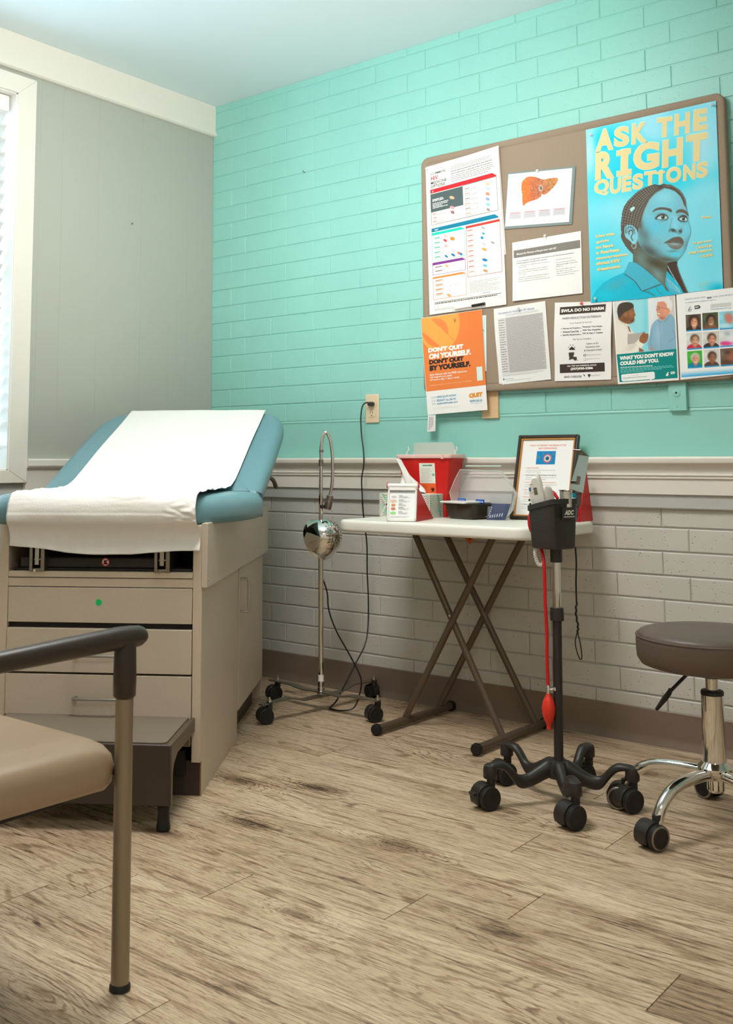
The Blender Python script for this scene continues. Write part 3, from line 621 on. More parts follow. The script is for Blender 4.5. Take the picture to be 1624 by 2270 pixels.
if True:   # white crossing bands and green lozenges of the left half
    for k in range(2):
        for (ua, ub, va, vb) in ((.004+k*.06, .055+k*.06, .004, .079), (.055+k*.06, .004+k*.06, .004, .079)):
            vs = [V3(tx0+ua-.003, ty0-.0008, ZT+va), V3(tx0+ua+.004, ty0-.0008, ZT+va), V3(tx0+ub+.004, ty0-.0008, ZT+vb), V3(tx0+ub-.003, ty0-.0008, ZT+vb)]
            cb.add(vs, [(0, 1, 2, 3)], ivory)
link('carton', cb, 'print', tb, smooth=False, fix=False)
def tis(u, v):
    a = (u-.5)*1.0; w_ = .020+.036*(1-v)**1.2; hgt = .118*v
    x = 1.178+a*w_*2-.045*v*v+.020*sin(v*5)*(u-.3); y_ = -.222+.013*sin(u*9+v*2)*(1-.3*v)+.008*sin(u*17)
    return V3(x, y_+.024, tz1+hgt-.018*(u-.35)**2*8*v-(.02*(u > .6)*(u-.6)*5*v))
link('tissue', MB().surf(tis, 26, 24), 'tissue', tb, solid=.0006, fix=False, sharp=180)
# sharps container
sh = thing('sharps_container', 'red sharps container with clear lid and biohazard label on the folding table', 'sharps container', (1.20, -.12, ZT))
def tap(x0, x1, y0, y1, z0, X0_, X1_, Y0_, Y1_, z1, r=.012):
    return MB().rings([[V3(x, y_, z0) for x, y_ in rrect(x0, x1, y0, y1, r, 4)], [V3(x, y_, z1) for x, y_ in rrect(X0_, X1_, Y0_, Y1_, r, 4)]])
link('body', tap(1.112, 1.282, -.150, -.072, ZT, 1.096, 1.306, -.163, -.062, .876), 'red', sh, sharp=30, bevel=.001)
link('rim', MB().rings([[V3(x, y_, z) for x, y_ in rrect(1.089-i, 1.313+i, -.169-i, -.056+i, .014, 5)] for i, z in ((0, .873), (.001, .876), (.001, .884), (0, .886))]), mat('pinkish_clear_rim', (236, 196, 184), .3), sh, sharp=40)
link('lid_flap', MB().prism([(1.092, .886), (1.276, .886), (1.262, .924), (1.258, .929), (1.112, .929), (1.095, .926)], -.062, -.060, XZ), 'frost', sh, bevel=.0008)
for x, s in ((1.090, 1), (1.290, 1)): link('hinge_tab', MB().tube([(x, -.10, .886), (x+.004*s, -.10, .897), (x+.010*s, -.10, .903), (x+.007*s, -.10, .914)], .0022, 8, smooth=3), 'white_p', sh)
link('latch', MB().box(1.280, 1.289, -.174, -.169, .870, .886), mat('pinkish_clear_rim', (236, 196, 184)), sh, bevel=.001)
lab = MB(); lab.cc = True
def yf(z): return -.150-(z-ZT)/(.876-ZT)*.013-.0005
def LQ(x0, x1, z0, z1, c, d=0.): lab.add([V3(x0, yf(z0)-d, z0), V3(x1, yf(z0)-d, z0), V3(x1, yf(z1)-d, z1), V3(x0, yf(z1)-d, z1)], [(0, 1, 2, 3)], c)
ORG = lin((238, 104, 52)); INK = lin((70, 74, 70)); lab_w = lin((232, 236, 222))
LQ(1.184, 1.248, .787, .856, lab_w); LQ(1.185, 1.248, .748, .787, ORG)
for k in range(11): LQ(1.190, 1.190+random.uniform(.034, .054), .836-k*.0044, .8368-k*.0044, lin((150, 156, 146)), .0003)
LQ(1.198, 1.232, .846, .850, lin((90, 150, 120)), .0003); LQ(1.236, 1.246, .812, .820, lin((120, 190, 150)), .0003)
for x in range(3): LQ(1.226+x*.004, 1.2295+x*.004, .847, .8505, lin((40, 60, 50)), .0003)
for k in range(7): LQ(1.190, 1.190+random.uniform(.018, .026), .779-k*.004, .7798-k*.004, lin((200, 70, 40)), .0003)
link('label', lab, 'print', sh, smooth=False, fix=False)
bio = MB(); bc = V3(1.236, yf(.766)-.0006, .766)   # biohazard trefoil
for k in range(3):
    a0 = pi/2+k*2*pi/3; cc = bc+V3(cos(a0), 0, sin(a0))*.0055; ri, ro = .0038, .0058; n = 20; vs = []
    for i in range(n+1):
        t = a0+radians(28)+radians(304)*i/n
        if True: w_ = ro-(ro-ri)*1.0*abs(sin((i/n)*pi))**.5*0-.0014*0; vs += [cc+V3(cos(t+pi-pi), 0, sin(t))*ri, cc+V3(cos(t), 0, sin(t))*(ri+.0020*(.35+.65*sin(i/n*pi)))]
    bio.add(vs, [(2*i, 2*i+1, 2*i+3, 2*i+2) for i in range(n)])
    t0 = a0+pi/3; bio.prism([(-.0010, .0), (.0010, 0), (.0010, .0045), (-.0010, .0045)], 0, .0001, (bc, (-sin(a0), 0, cos(a0)), (cos(a0), 0, sin(a0)), (0, -1, 0)))
n = 24; vs = []
for i in range(n): t = 2*pi*i/n; vs += [bc+V3(cos(t), 0, sin(t))*.0040, bc+V3(cos(t), 0, sin(t))*.0054]
bio.add(vs, [(2*i, 2*i+1, (2*i+3) % (2*n), (2*i+2) % (2*n)) for i in range(n)])
link('biohazard_symbol', bio, 'dark', sh, smooth=False, fix=False)
# tent stand with pill chart
tn = thing('pill_chart_stand', 'white framed pill chart propped on a red tent stand in front of the tissue box', 'chart stand', (1.30, -.42, ZT))
fa, fbk = V3(1.264, -.470, 0), V3(1.352, -.430, 0)      # base edge, turned to the viewer
ex = (fbk-fa).normalized(); lean = V3(-ex.y, ex.x, 0); Wd = .094; Ht = .122; th = radians(17)
ez = (lean*sin(th)+V3(0, 0, cos(th))).normalized(); en = ex.cross(ez)
def TP(u, v, d=0): return fa+V3(0, 0, ZT)+ex*u+ez*v+en*d
def quad(mb, f, u0, u1, v0, v1, d, c): mb.add([f(u0, v0, d), f(u1, v0, d), f(u1, v1, d), f(u0, v1, d)], [(0, 1, 2, 3)], c)
o = fa+V3(0, 0, ZT)
bd = MB()
for a in ((0, Wd, 0, .009), (0, Wd, Ht-.022, Ht-.006), (0, .006, 0, Ht-.01), (Wd-.006, Wd, 0, Ht-.01)): bd.prism([(a[0], a[2]), (a[1], a[2]), (a[1], a[3]), (a[0], a[3])], -.004, .006, (o, ex, ez, en))
bd.tube([TP(-.002, Ht-.006, 0), TP(Wd+.002, Ht-.006, 0)], .0085, 16)
fr_ = link('holder_frame', bd, 'white_p', tn, bevel=.001)
for u in (-.003, Wd+.003): link('hinge_cap', MB().tube([TP(u-.002, Ht-.004, -.002), TP(u+.002, Ht-.004, -.002)], .0095, 16), 'red', fr_)
tp0 = TP(0, Ht-.006, -.003); tp1 = TP(Wd, Ht-.006, -.003); bdir = V3(-.058, .190, 0); bk0 = fa+bdir+V3(0, 0, ZT)
rb = MB(); rb.add([fa+V3(0, 0, ZT)-en*.005, TP(Wd, 0, -.005), tp1, tp0, bk0, bk0+ex*Wd], [(0, 1, 2, 3), (3, 2, 5, 4), (0, 3, 4), (1, 5, 2), (0, 4, 5, 1)])
link('tent_body', rb, 'red', tn, smooth=False)
ch = MB(); ch.cc = True; quad(ch, TP, .005, Wd-.005, .008, Ht-.023, .0015, lin((244, 244, 242)))
quad(ch, TP, .006, Wd-.006, Ht-.030, Ht-.0235, .0018, lin((165, 165, 165)))
for i, (cx_, cy_, rw, rh, c) in enumerate(((.020, .080, .0085, .0036, (222, 200, 200)), (.019, .066, .0105, .0050, (226, 196, 170)), (.019, .053, .0070, .0045, (222, 150, 100)), (.019, .041, .0075, .0045, (214, 130, 100)), (.019, .027, .0095, .0050, (160, 222, 140)))):
    nn = 16; vs = [TP(cx_+rw*cos(2*pi*k/nn), cy_+rh*sin(2*pi*k/nn), .0022) for k in range(nn)]; ch.add(vs, [tuple(range(nn))], lin(c))
    quad(ch, TP, .036, .036+.012+.004*(i % 2), cy_+.0032, cy_+.0044, .0020, lin((70, 70, 70)))
    for q in range(3): quad(ch, TP, .036, .036+random.uniform(.020, .038), cy_+.0008-q*.0022, cy_+.0014-q*.0022, .0020, lin((150, 150, 150)))
for q in range(3): quad(ch, TP, .010, .075-q*.006, .0165-q*.0022, .0170-q*.0022, .0020, lin((170, 170, 170)))
link('pill_chart', ch, 'print', tn, smooth=False, fix=False)
# smoky black tray with pale band
tyv = thing('lidded_tray', 'smoky black plastic tray with pale rim and open clear plastic lid on the folding table', 'tray', (1.39, -.17, ZT))
q0, q1 = V3(1.314, -.218, 0), V3(1.430, -.238, 0); ex_ = V3(1, -.30, 0).normalized(); ey_ = V3(.30, 1, 0).normalized(); to = V3(1.306, -.196, ZT)
def TR(u, v, z): return to+ex_*u+ey_*v+V3(0, 0, z)
def trr(x0, x1, y0, y1, r, z): return [TR(x, y_, z) for x, y_ in rrect(x0, x1, y0, y1, r, 4)]
link('tray_body', MB().rings([trr(.016, .124, .008, .092, .010, 0), trr(.010, .130, .002, .098, .012, .006), trr(.003, .137, -.004, .104, .012, .046), trr(-.002, .142, -.009, .109, .012, .047), trr(-.002, .142, -.009, .109, .012, .0505), trr(.006, .134, -.001, .101, .010, .0505), trr(.013, .127, .005, .095, .010, .006)]), 'smoke', tyv, sharp=30)
link('rim_band', MB().rings([trr(-.012, .112, -.013, .112, .010, .0515), trr(-.014, .113, -.014, .113, .010, .054), trr(-.012, .112, -.012, .111, .010, .0575), trr(-.002, .104, -.002, .101, .010, .0580)]), 'white_p', tyv, sharp=40)
sk_ = MB(); 
for k in range(8): sk_.box(0, .005, -.0004, 0, 0, .0016, Matrix.Translation(TR(.010+k*.0125, -.0145, .0545)))
link('slots', sk_, 'grey_flat', tyv, smooth=False)
# clear clamshell
cl_ = tyv
oct_ = [(x+.034, z-.004) for x, z in [(1.278, .762), (1.292, .700), (1.310, .685), (1.490, .685), (1.508, .700), (1.524, .762), (1.500, .800), (1.474, .834), (1.320, .838), (1.300, .806)]]
def shell(out, y0, y1, sc, t=.0012):
    c = (sum(p[0] for p in out)/len(out), sum(p[1] for p in out)/len(out)); mb = MB()
    f = lambda s: [(c[0]+(p[0]-c[0])*s, c[1]+(p[1]-c[1])*s) for p in out]
    a, b_, d = f(1), f(sc), f(sc-.03)
    Rr = [[V3(p[0], y0, p[1]) for p in a], [V3(p[0], y1, p[1]) for p in b_], [V3(p[0], y1+t, p[1]) for p in f(sc)], [V3(p[0], y0+t*.2, p[1]) for p in f(1.01)]]
    mb.rings([Rr[0], Rr[1]], cap=False); mb.add(Rr[1], [tuple(range(len(out)))]); return mb
link('clear_lid', shell(oct_, -.170, -.128, .88), 'clear', cl_, solid=.0009, smooth=False)
link('clear_base', MB().rings([[V3(x, y_, z) for x, y_ in rrect(1.335-i, 1.500+i, -.165-i, -.112+i, .012, 4)] for i, z in ((0, ZT), (.004, ZT+.04), (.007, ZT+.042))], cap=False), 'clear', cl_, solid=.0008)
link('lid_rim', MB().tube([V3(p[0], -.171, p[1]) for p in oct_], .0014, 6, closed=True), 'frost', cl_)
link('hinge_ridge', MB().tube([(1.352, -.13, .846), (1.488, -.13, .846)], .0030, 8), 'frost', cl_)
# small blue and white packets
def packet(name, o, ux, w, h, c1, c2, label, txt=None, grp=None):
    o = V3(o); ux = V3(ux).normalized(); n = V3(ux.y, -ux.x, 0); mb = MB(); mb.cc = True
    f = lambda u, v, d=0: o+ux*(u*w)+V3(0, 0, v*h)+n*(.003*sin(u*pi)*sin(v*pi)+d)
    mb.surf(lambda u, v: f(u, v), 10, 6, c1); mb.surf(lambda u, v: o+ux*(u*w)+V3(0, 0, v*h)-n*.0015*sin(u*pi)*sin(v*pi), 6, 4, c1)
    if c2:
        for k in range(5): mb.add([f(.12+.16*k, .30, .0004), f(.12+.16*k+.11, .32, .0004), f(.12+.16*k+.10, .66+.08*(k % 2), .0004), f(.12+.16*k, .62, .0004)], [(0, 1, 2, 3)], c2)
    ob = link(name, mb, 'gloss', None, origin=tuple(o+ux*(w/2)), fix=False); return tag(ob, label, 'packet', grp)
packet('foil_packet', (1.342, -.168, .7245), (1, -.2, 0), .036, .014, lin((26, 96, 190)), lin((230, 200, 190)), 'small blue packet poking over the tray rim beside the sharps container', grp='blue packets in the tray')
packet('foil_packet', (1.408, -.163, .7215), (1, -.35, 0), .044, .015, lin((22, 84, 180)), lin((235, 240, 245)), 'wider blue and white packet poking over the tray rim, the one nearer the slate-blue sachet', grp='blue packets in the tray')
pk = MB(); pk.cc = True; po = V3(1.466, -.196, ZT); pu = V3(.85, .25, 0).normalized(); pn = V3(pu.y, -pu.x, 0)
pf = lambda u, v, d=0: po+pu*(u*.062+v*.016)+V3(0, 0, v*.052*(1-.35*(1-u)*0))+pn*(.006*sin(u*pi)*sin(v*pi)+.002*sin(u*14+v*5)+d)-pn*v*.012
pk.surf(lambda u, v: pf(u, v), 16, 12, lin((74, 82, 108))); pk.surf(lambda u, v: pf(u, v, -.006*sin(u*pi)*sin(v*pi)-.0015), 8, 6, lin((74, 82, 108)))
for k in range(6): pk.add([pf(.12+.12*k, .12+.02*k, .0008), pf(.12+.12*k+.05, .13+.02*k, .0008), pf(.12+.12*k+.06, .32+.02*k, .0008), pf(.12+.12*k+.01, .30+.03*k, .0008)], [(0, 1, 2, 3)], lin((200, 208, 220)))
for k in range(5): pk.add([pf(.03, .25+.12*k, .0008), pf(.09, .27+.12*k, .0008), pf(.09, .33+.12*k, .0008), pf(.03, .31+.12*k, .0008)], [(0, 1, 2, 3)], lin((190, 200, 214)))
tag(link('sachet', pk, 'gloss', None, origin=tuple(po), fix=False), 'dark slate-blue foil sachet leaning at the right end of the lidded tray', 'packet')
# framed notice leaning on the wall
fr0 = V3(1.512, -.118, ZT); fr1 = V3(1.722, -.118, ZT); FHt = .285; a_ = radians(15.5)
fn = thing('framed_notice', 'dark frame with a gold fillet holding a coronavirus notice, leaning on the wall', 'picture frame', (1.617, -.10, ZT))
fex = V3(1, .0, 0); fez = V3(0, sin(a_), cos(a_)); fen = V3(0, -cos(a_), sin(a_)); FWd = .214
def FP(u, v, d=0): return fr0+fex*u+fez*v+fen*d
def framebars(a, b_, d0, d1):
    m = MB(); w, h = FWd, FHt
    for q in (((a, a), (w-a, a), (w-b_, b_), (b_, b_)), ((w-a, a), (w-a, h-a), (w-b_, h-b_), (w-b_, b_)), ((w-a, h-a), (a, h-a), (b_, h-b_), (w-b_, h-b_)), ((a, h-a), (a, a), (b_, b_), (b_, h-b_))): m.prism(list(q), d0, d1, (fr0, fex, fez, fen))
    return m
link('frame', framebars(0, .0105, -.008, .010), 'frame', fn, bevel=.002)
link('fillet', framebars(.0105, .0155, -.004, .0065), 'gold', fn, bevel=.0008)
nt_ = MB(); nt_.cc = True; quad(nt_, FP, .012, FWd-.012, .012, FHt-.012, .001, lin((240, 238, 234)))
def ftxt(s, u, v, w, h, c, b_=.01): text3(nt_, s, FP(u, v, .0014), fex, fez, w, h, c, b_)
ftxt('7 WAYS TO PREVENT THE SPREAD OF THE', .041, .2475, .131, .0060, lin((226, 120, 70))); ftxt('NEW CORONAVIRUS', .074, .2375, .066, .0060, lin((226, 120, 70)))
quad(nt_, FP, .070, .138, .186, .231, .0014, lin((20, 132, 190)))
def disc(cx_, cy_, r, c, d): nt_.add([FP(cx_+r*cos(2*pi*k/18), cy_+r*sin(2*pi*k/18), d) for k in range(18)], [tuple(range(18))], c)
for k in range(14): t = 2*pi*k/14; disc(.110+.0135*cos(t), .206+.0135*sin(t), .0026, lin((214, 96, 100)), .0018)
disc(.110, .206, .0115, lin((190, 210, 208)), .0021); disc(.110, .206, .0065, lin((30, 96, 110)), .0024)
for cx_, cy_, r in ((.078, .210, .005), (.131, .222, .0045), (.094, .222, .003)): disc(cx_, cy_, r, lin((110, 150, 140)), .0018); disc(cx_, cy_, r*.6, lin((40, 130, 160)), .0021)
for i, (s, c) in enumerate((('WASH YOUR HANDS', (222, 120, 80)), ('AVOID CLOSE CONTACT WITH PEOPLE WHO ARE SICK', (80, 80, 80)), ('AVOID TOUCHING YOUR EYES, NOSE AND MOUTH', (222, 120, 80)), ('USE A TISSUE', (222, 120, 80)), ('STAY HOME', (222, 120, 80)), ('CLEAN AND DISINFECT', (80, 80, 80)))):
    v0 = .172-i*.0245; ftxt(s, .038, v0, min(.0030*len(s), .110), .0034, lin(c), .02); quad(nt_, FP, .0335, .035, v0+.001, v0+.0025, .0014, lin((70, 70, 70)))
    for q in range(2): quad(nt_, FP, .038, .170-.05*q+random.uniform(-.03, 0), v0-.0065-q*.0065, v0-.0055-q*.0065, .0014, lin((168, 166, 162)))
link('notice', nt_, 'print', fn, smooth=False, fix=False)
link('frame_back', MB().prism([(.004, .004), (FWd-.004, .004), (FWd-.004, FHt-.004), (.004, FHt-.004)], -.008, -.001, (fr0, fex, fez, fen)), 'wood', fn)
# red folder and teal leaflet box beside the frame
rf = thing('leaflet_holder', 'red plastic leaflet holder leaning on the wall at the right end of the folding table', 'leaflet holder', (1.765, -.08, ZT))
link('back_panel', MB().prism([(-.118, ZT), (-.022, ZT), (-.060, .828), (-.072, .828)], 1.752, 1.7555, YZ).prism([(1.742, ZT), (1.755, ZT), (1.755, .828), (1.748, .828)], -.066, -.064, XZ), 'red', rf, bevel=.0006)
link('front_lip', MB().prism([(-.128, ZT), (-.118, ZT), (-.100, .72), (-.103, .72)], 1.745, 1.753, YZ), 'red', rf, bevel=.0006)
tl = MB(); tl.cc = True; tl.box(1.730, 1.747, -.146, -.122, ZT, .762, c=lin((24, 160, 190)))
for zz in (.690, .715, .742): tl.box(1.738, 1.7478, -.1464, -.1300, zz, zz+.006, c=lin((235, 240, 240)))
tag(link('leaflet_box', tl, 'print', None, origin=(1.738, -.13, ZT), smooth=False), 'narrow teal leaflet box between the framed notice and the red leaflet holder', 'box')
# ---------------------------------------------------------------- blood pressure stand
SB = V3(1.946, -.688, 0); SC_ = V3(1.938, -.680, 0)
bs = thing('blood_pressure_stand', 'black rolling stand on five casters with a black basket and chrome pole', 'medical stand', SC_)
for k in range(5):
    an = radians(-54+72*k+(3 if k == 0 else 0)); d = V3(cos(an), sin(an), 0); s = V3(-sin(an), cos(an), 0)
    base = V3(SC_.x, SC_.y, 0)
    pts = [(.012, .084, .013, .020), (.030, .082, .013, .021), (.055, .070, .011, .019), (.085, .058, .010, .016), (.108, .060, .010, .015), (.128, .082, .010, .013), (.146, .098, .011, .010), (.165, .102, .012, .008), (.184, .100, .012, .008), (.194, .094, .010, .007)]
    R = []
    for u, z, w_, h_ in pts: R.append([base+d*u+s*(w_*cos(2*pi*q/12))*1.0+V3(0, 0, z+h_*(1 if sin(2*pi*q/12) > 0 else 1.0)*sin(2*pi*q/12)) for q in range(12)])
    P3 = [base+d*u+V3(0, 0, z) for u, z, _, _ in pts]
    sm = catmull(P3, 4); ws = []
    for i in range(len(pts)-1): ws += [(pts[i][2]+(pts[i+1][2]-pts[i][2])*q/4, pts[i][3]+(pts[i+1][3]-pts[i][3])*q/4) for q in range(4)]
    ws.append(pts[-1][2:])
    R = [[p+s*(w_*1.22*cos(2*pi*q/14))+V3(0, 0, h_*1.1*sin(2*pi*q/14)) for q in range(14)] for p, (w_, h_) in zip(sm, ws)]
    arm = link('base_arm', MB().rings(R), 'black', bs, sharp=70)
    link('arm_end', MB().lathe([(.016, .072), (.0175, .074), (.0175, .094), (.015, .103), (.008, .107), (.001, .108)], base+d*.184, (0, 0, 1), 20), 'black', arm, sharp=40)
    tip = base+d*.184
    wa = {0: -.38, 1: -.5, 2: -.9, 3: -.35, 4: -.45}[k]; fx = V3(-sin(wa), cos(wa), 0)
    caster(bs, (tip.x-fx.x*.014, tip.y-fx.y*.014), wa, r=.029, w=.050, lock=(k in (2, 4)))
link('hub', MB().lathe([(.024, .060), (.030, .066), (.031, .090), (.026, .102), (.018, .106)], SC_, (0, 0, 1), 28), 'black', bs, sharp=40)
PT = V3(SB.x+.006, SB.y+.005, 0)
def PL(z): return V3(SC_.x+.006, SC_.y-.004, 0).lerp(PT, min(1, z/.6))+V3(0, 0, z)
link('lower_pole', MB().tube([PL(.09), PL(.47)], .0118, 20), 'black', bs)
link('height_collar', MB().lathe([(.0125, .452), (.0175, .454), (.0180, .470), (.0165, .486), (.013, .487)], PL(.47)*1-V3(0, 0, .47), (0, 0, 1), 12), 'black', bs, sharp=25)
link('chrome_pole', MB().tube([PL(.48), PL(.62)], .0102, 24), 'chrome', bs)
link('upper_sleeve', MB().tube([PL(.602), PL(.66)], .0155, 20), 'black', bs)
# basket
ra, la = radians(72.8), radians(162.8); eR = V3(cos(ra), sin(ra), 0); eL = V3(cos(la), sin(la), 0); BA, BB = .092, .092
bc0 = V3(1.976, -.742, 0)     # corner nearest the camera
def bpt(r, l, z): return bc0+eR*r+eL*l+V3(0, 0, z)
def bring(i, z, rim=None, rr=.012):
    o = []
    for r, l in rrect(i, BA-i, i, BB-i, rr, 4):
        zz = z if rim is None else rim-.020*max(0, l)/BB
        o.append(bpt(r, l, zz))
    return o
link('basket', MB().rings([bring(.008, .637), bring(.004, .640), bring(.0, None, .752), bring(-.0025, None, .753), bring(-.0025, None, .766), bring(.0012, None, .766), bring(.003, None, .752), bring(.006, .642)]), 'black_t', bs, sharp=40)
nR = V3(sin(ra), -cos(ra), 0)   # outward normal of the face toward the camera right
ap = MB(); ap.prism([(.028, .712), (.074, .712), (.076, .716), (.076, .744), (.030, .744)], 0, .0040, (bc0, eR, (0, 0, 1), nR))
bt = link('logo_plate', ap, 'black_t', bs, bevel=.001)
lg = MB(); text3(lg, 'ADC', bpt(.036, 0, .7245)+nR*.0043, eR, V3(0, 0, 1), .035, .0125, None, .06, .3)
lg.add([bpt(.033, 0, .7190)+nR*.0043, bpt(.073, 0, .7190)+nR*.0043, bpt(.073, 0, .7210)+nR*.0043, bpt(.034, 0, .7210)+nR*.0043], [(0, 1, 2, 3)])
link('lettering', lg, 'white_p', bt, smooth=False, fix=False)
link('clip_recess', MB().prism([(.006, .720), (.027, .720), (.027, .752), (.006, .752)], -.004, .0006, (bc0, eR, (0, 0, 1), nR)), 'dark', bs)
# chrome cup and bent metal bracket standing up from the basket
mc = bpt(.060, .012, 0)
cup = link('metal_cup', MB().lathe([(.0155, .730), (.0155, .7845), (.0175, .786), (.0180, .788), (.0165, .788), (.0145, .785), (.0145, .735)], mc, (0, 0, 1), 28, cap=False), 'chrome', bs, sharp=40)
bx = camr; b0 = mc+camr*.034+camf*.012; tilt = (V3(0, 0, 1)+camr*.22+camf*.12).normalized(); bn = (camf*-1+V3(0, 0, .12)+camr*-.45).normalized(); bw = tilt.cross(bn).normalized(); bn = bw.cross(tilt)
bo_ = b0+V3(0, 0, .788); mb = MB()
for q in ([(-.022, 0), (.014, -.004), (.014, .018), (-.004, .016), (-.006, .010), (-.022, .006)], [(-.006, .016), (-.016, .014), (-.018, .030), (.0, .05), (.0, .032), (-.005, .026)], [(-.006, .026), (.014, .018), (.014, .088), (-.010, .088), (-.018, .05), (-.018, .030), (-.005, .034)]):
    pass
outl = [(-.020, 0), (.015, -.006), (.015, .092), (-.010, .092), (-.020, .010)]
hole0, hole1 = (-.007, .014), (.003, .036)
for q in ([(-.020, 0), (.015, -.006), (.015, .014), (-.019, .014)], [(-.0195, .014), (-.007, .014), (-.007, .036), (-.017, .036)], [(.003, .014), (.015, .014), (.015, .036), (.003, .036)], [(-.017, .036), (.015, .036), (.015, .092), (-.010, .092)]):
    mb.prism(q, -.0008, .0008, (bo_, bw, tilt, bn))
br = link('bent_bracket', mb, mat('zinc_plate', (186, 206, 206), .22, 1.), bs, smooth=False)
tf = (bn*.9+V3(0, 0, .45)+camr*-.35).normalized(); o_ = bo_+tilt*.092; wv = bw
link('bracket_flange', MB().prism([(-.011, 0), (.015, 0), (.006, .030), (-.018, .026)], -.0008, .0008, (o_, wv, tf, wv.cross(tf))), 'dullsteel', br, bevel=.0003)
link('rivet', MB().lathe([(.0032, 0), (.0022, .0014)], o_+tf*.012+wv*.0-V3(0, 0, .001), wv.cross(tf)*-1, 12), 'chrome', br)
link('bracket_tab', MB().prism([(-.010, 0), (.010, 0), (.010, .010), (-.010, .010)], -.0007, .0007, (bo_+tilt*.014+bw*-.012+bn*.004, (bw*.8+bn*.5).normalized(), (tilt*.5+bn*.7).normalized(), (bn*-.5+tilt*.7).normalized())), 'steel', br, bevel=.0003)
# handheld device standing in the basket
dv = thing('thermometer_unit', 'pale grey handheld medical unit with printed labels standing in the black basket', 'medical device', bpt(.03, .05, .65))
dx_ = (camr*.93-camf*.35).normalized(); dz_ = (V3(0, 0, 1)+camr*-.17-camf*.05).normalized(); dy_ = dz_.cross(dx_).normalized(); dx_ = dy_.cross(dz_); do = bpt(.032, .064, .706)
def DV(x, y_, z): return do+dx_*x+dy_*y_+dz_*z
link('housing', MB().prism([(-.022, -.03), (.014, -.03), (.014, .072), (.006, .113), (.002, .118), (-.010, .118), (-.020, .098), (-.024, .080)], -.012, .010, (do, dx_, dz_, dy_)), 'white_p', dv, bevel=.003)
link('grip', MB().rings([[DV(.024+a*math.copysign(abs(cos(2*pi*k/20))**.7, cos(2*pi*k/20)), .002+.012*sin(2*pi*k/20), z) for k in range(20)] for z, a in ((-.03, .0145), (.06, .0135), (.076, .0120), (.086, .0085), (.090, .004))]), 'grey_p', dv, sharp=60)
link('probe_stem', MB().tube([DV(.006, 0, .07), DV(.006, 0, .100), DV(.003, 0, .121), DV(-.002, 0, .126)], [.0085, .0075, .0068, .004], 14, smooth=3), 'white_p', dv)
pr_ = MB(); pr_.cc = True
def dq(x0, x1, z0, z1, c): pr_.add([DV(x0, -.0123, z0), DV(x1, -.0123, z0), DV(x1, -.0123, z1), DV(x0, -.0123, z1)], [(0, 1, 2, 3)], lin(c))
for k in range(9): dq(-.010, -.001, .072+k*.0022, .0732+k*.0022+(k % 2)*.0004, (60, 60, 60))
for k in range(8): dq(-.020, -.013-.001*(k % 3), .020+k*.0056, .0206+k*.0056, (90, 90, 90))
dq(-.0215, -.0165, .083, .093, (60, 130, 180)); dq(-.020, -.010, .100, .101, (80, 80, 80)); dq(-.020, -.009, .078, .0788, (200, 120, 70))
for k in range(4): dq(.001+k*.0028, .003+k*.0028, .036, .038+.001*(k % 2), (90, 90, 90))
link('printed_label', pr_, 'print', dv, smooth=False, fix=False)
fins = MB()
for k in range(5): fins.obox(DV(-.0255, 0, .016+k*.011), dx_, dy_, dz_, .003, .008, .0022)
link('contacts', fins, 'dark', dv)
# coiled white cord
cc = []; base_c = [bpt(.020, .080, .642)+camr*-.002, bpt(.020, .080, .622)+camr*-.005, bpt(.020, .080, .600)+camr*.0, bpt(.020, .080, .592)+camr*.008, bpt(.020, .080, .600)+camr*.016, bpt(.020, .080, .622)+camr*.019, bpt(.020, .080, .642)+camr*.018]
bcv = catmull(base_c, 14)
for i in range(len(bcv)-1):
    t = (bcv[i+1]-bcv[i]).normalized(); n1 = t.cross(camf).normalized(); n2 = t.cross(n1)
    for q in range(6): an = 2*pi*(i*6+q)/14; cc.append(bcv[i].lerp(bcv[i+1], q/6)+(n1*cos(an)+n2*sin(an))*.0034)
link('coiled_cord', MB().tube(cc, .0015, 6), 'white_p', dv)
# red hose and bulb
hs_ = thing('inflation_bulb', 'red rubber inflation bulb on a long red hose hanging beside the stand pole', 'inflation bulb', (1.93, -.69, .27))
def HP(dx, z, df=0): return SB+camr*dx+camf*df+V3(0, 0, z)
link('hose', MB().tube([HP(-.034, .70, .035), HP(-.028, .640, .02), HP(-.0245, .60), HP(-.0235, .50), HP(-.0215, .42), HP(-.0225, .36), HP(-.0215, .292)], .0044, 12, smooth=6), 'redh', hs_)
link('valve', MB().lathe([(.0052, 0), (.0052, .022), (.0044, .024)], HP(-.0215, .268), (0, 0, 1), 16), 'chrome', hs_)
link('valve_screw', MB().tube([HP(-.0215, .280), HP(-.008, .282, -.004)], .0024, 10).lathe([(.0055, 0), (.0055, .004)], HP(-.008, .282, -.004), camr, 12), 'chrome', hs_)
link('bulb', MB().lathe([(.0050, .002), (.0060, -.004), (.0100, -.010), (.0150, -.022), (.0172, -.036), (.0160, -.050), (.0120, -.064), (.0070, -.074), (.0052, -.080), (.0062, -.083), (.0060, -.088)], HP(-.0215, .270), (0, 0, 1), 28), 'redo', hs_, sharp=60)
link('hose', MB().tube([bpt(.05, .075, .745), bpt(.045, .085, .775)+camr*.004, bpt(.052, .06, .782)+camr*.006, bpt(.06, .04, .765)], .0042, 12, smooth=6), 'redh', hs_)
lf = V3(1.936, -.700, 0)
link('hose', MB().tube([bpt(.046, .088, .744)+camr*-.002, bpt(.045, .094, .740)+camr*-.010, bpt(.045, .094, .725)+camr*-.0215, bpt(.045, .094, .700)+camr*-.026, bpt(.045, .094, .675)+camr*-.018, bpt(.045, .093, .663)+camr*.002], .0046, 12, smooth=6), 'redh', hs_)
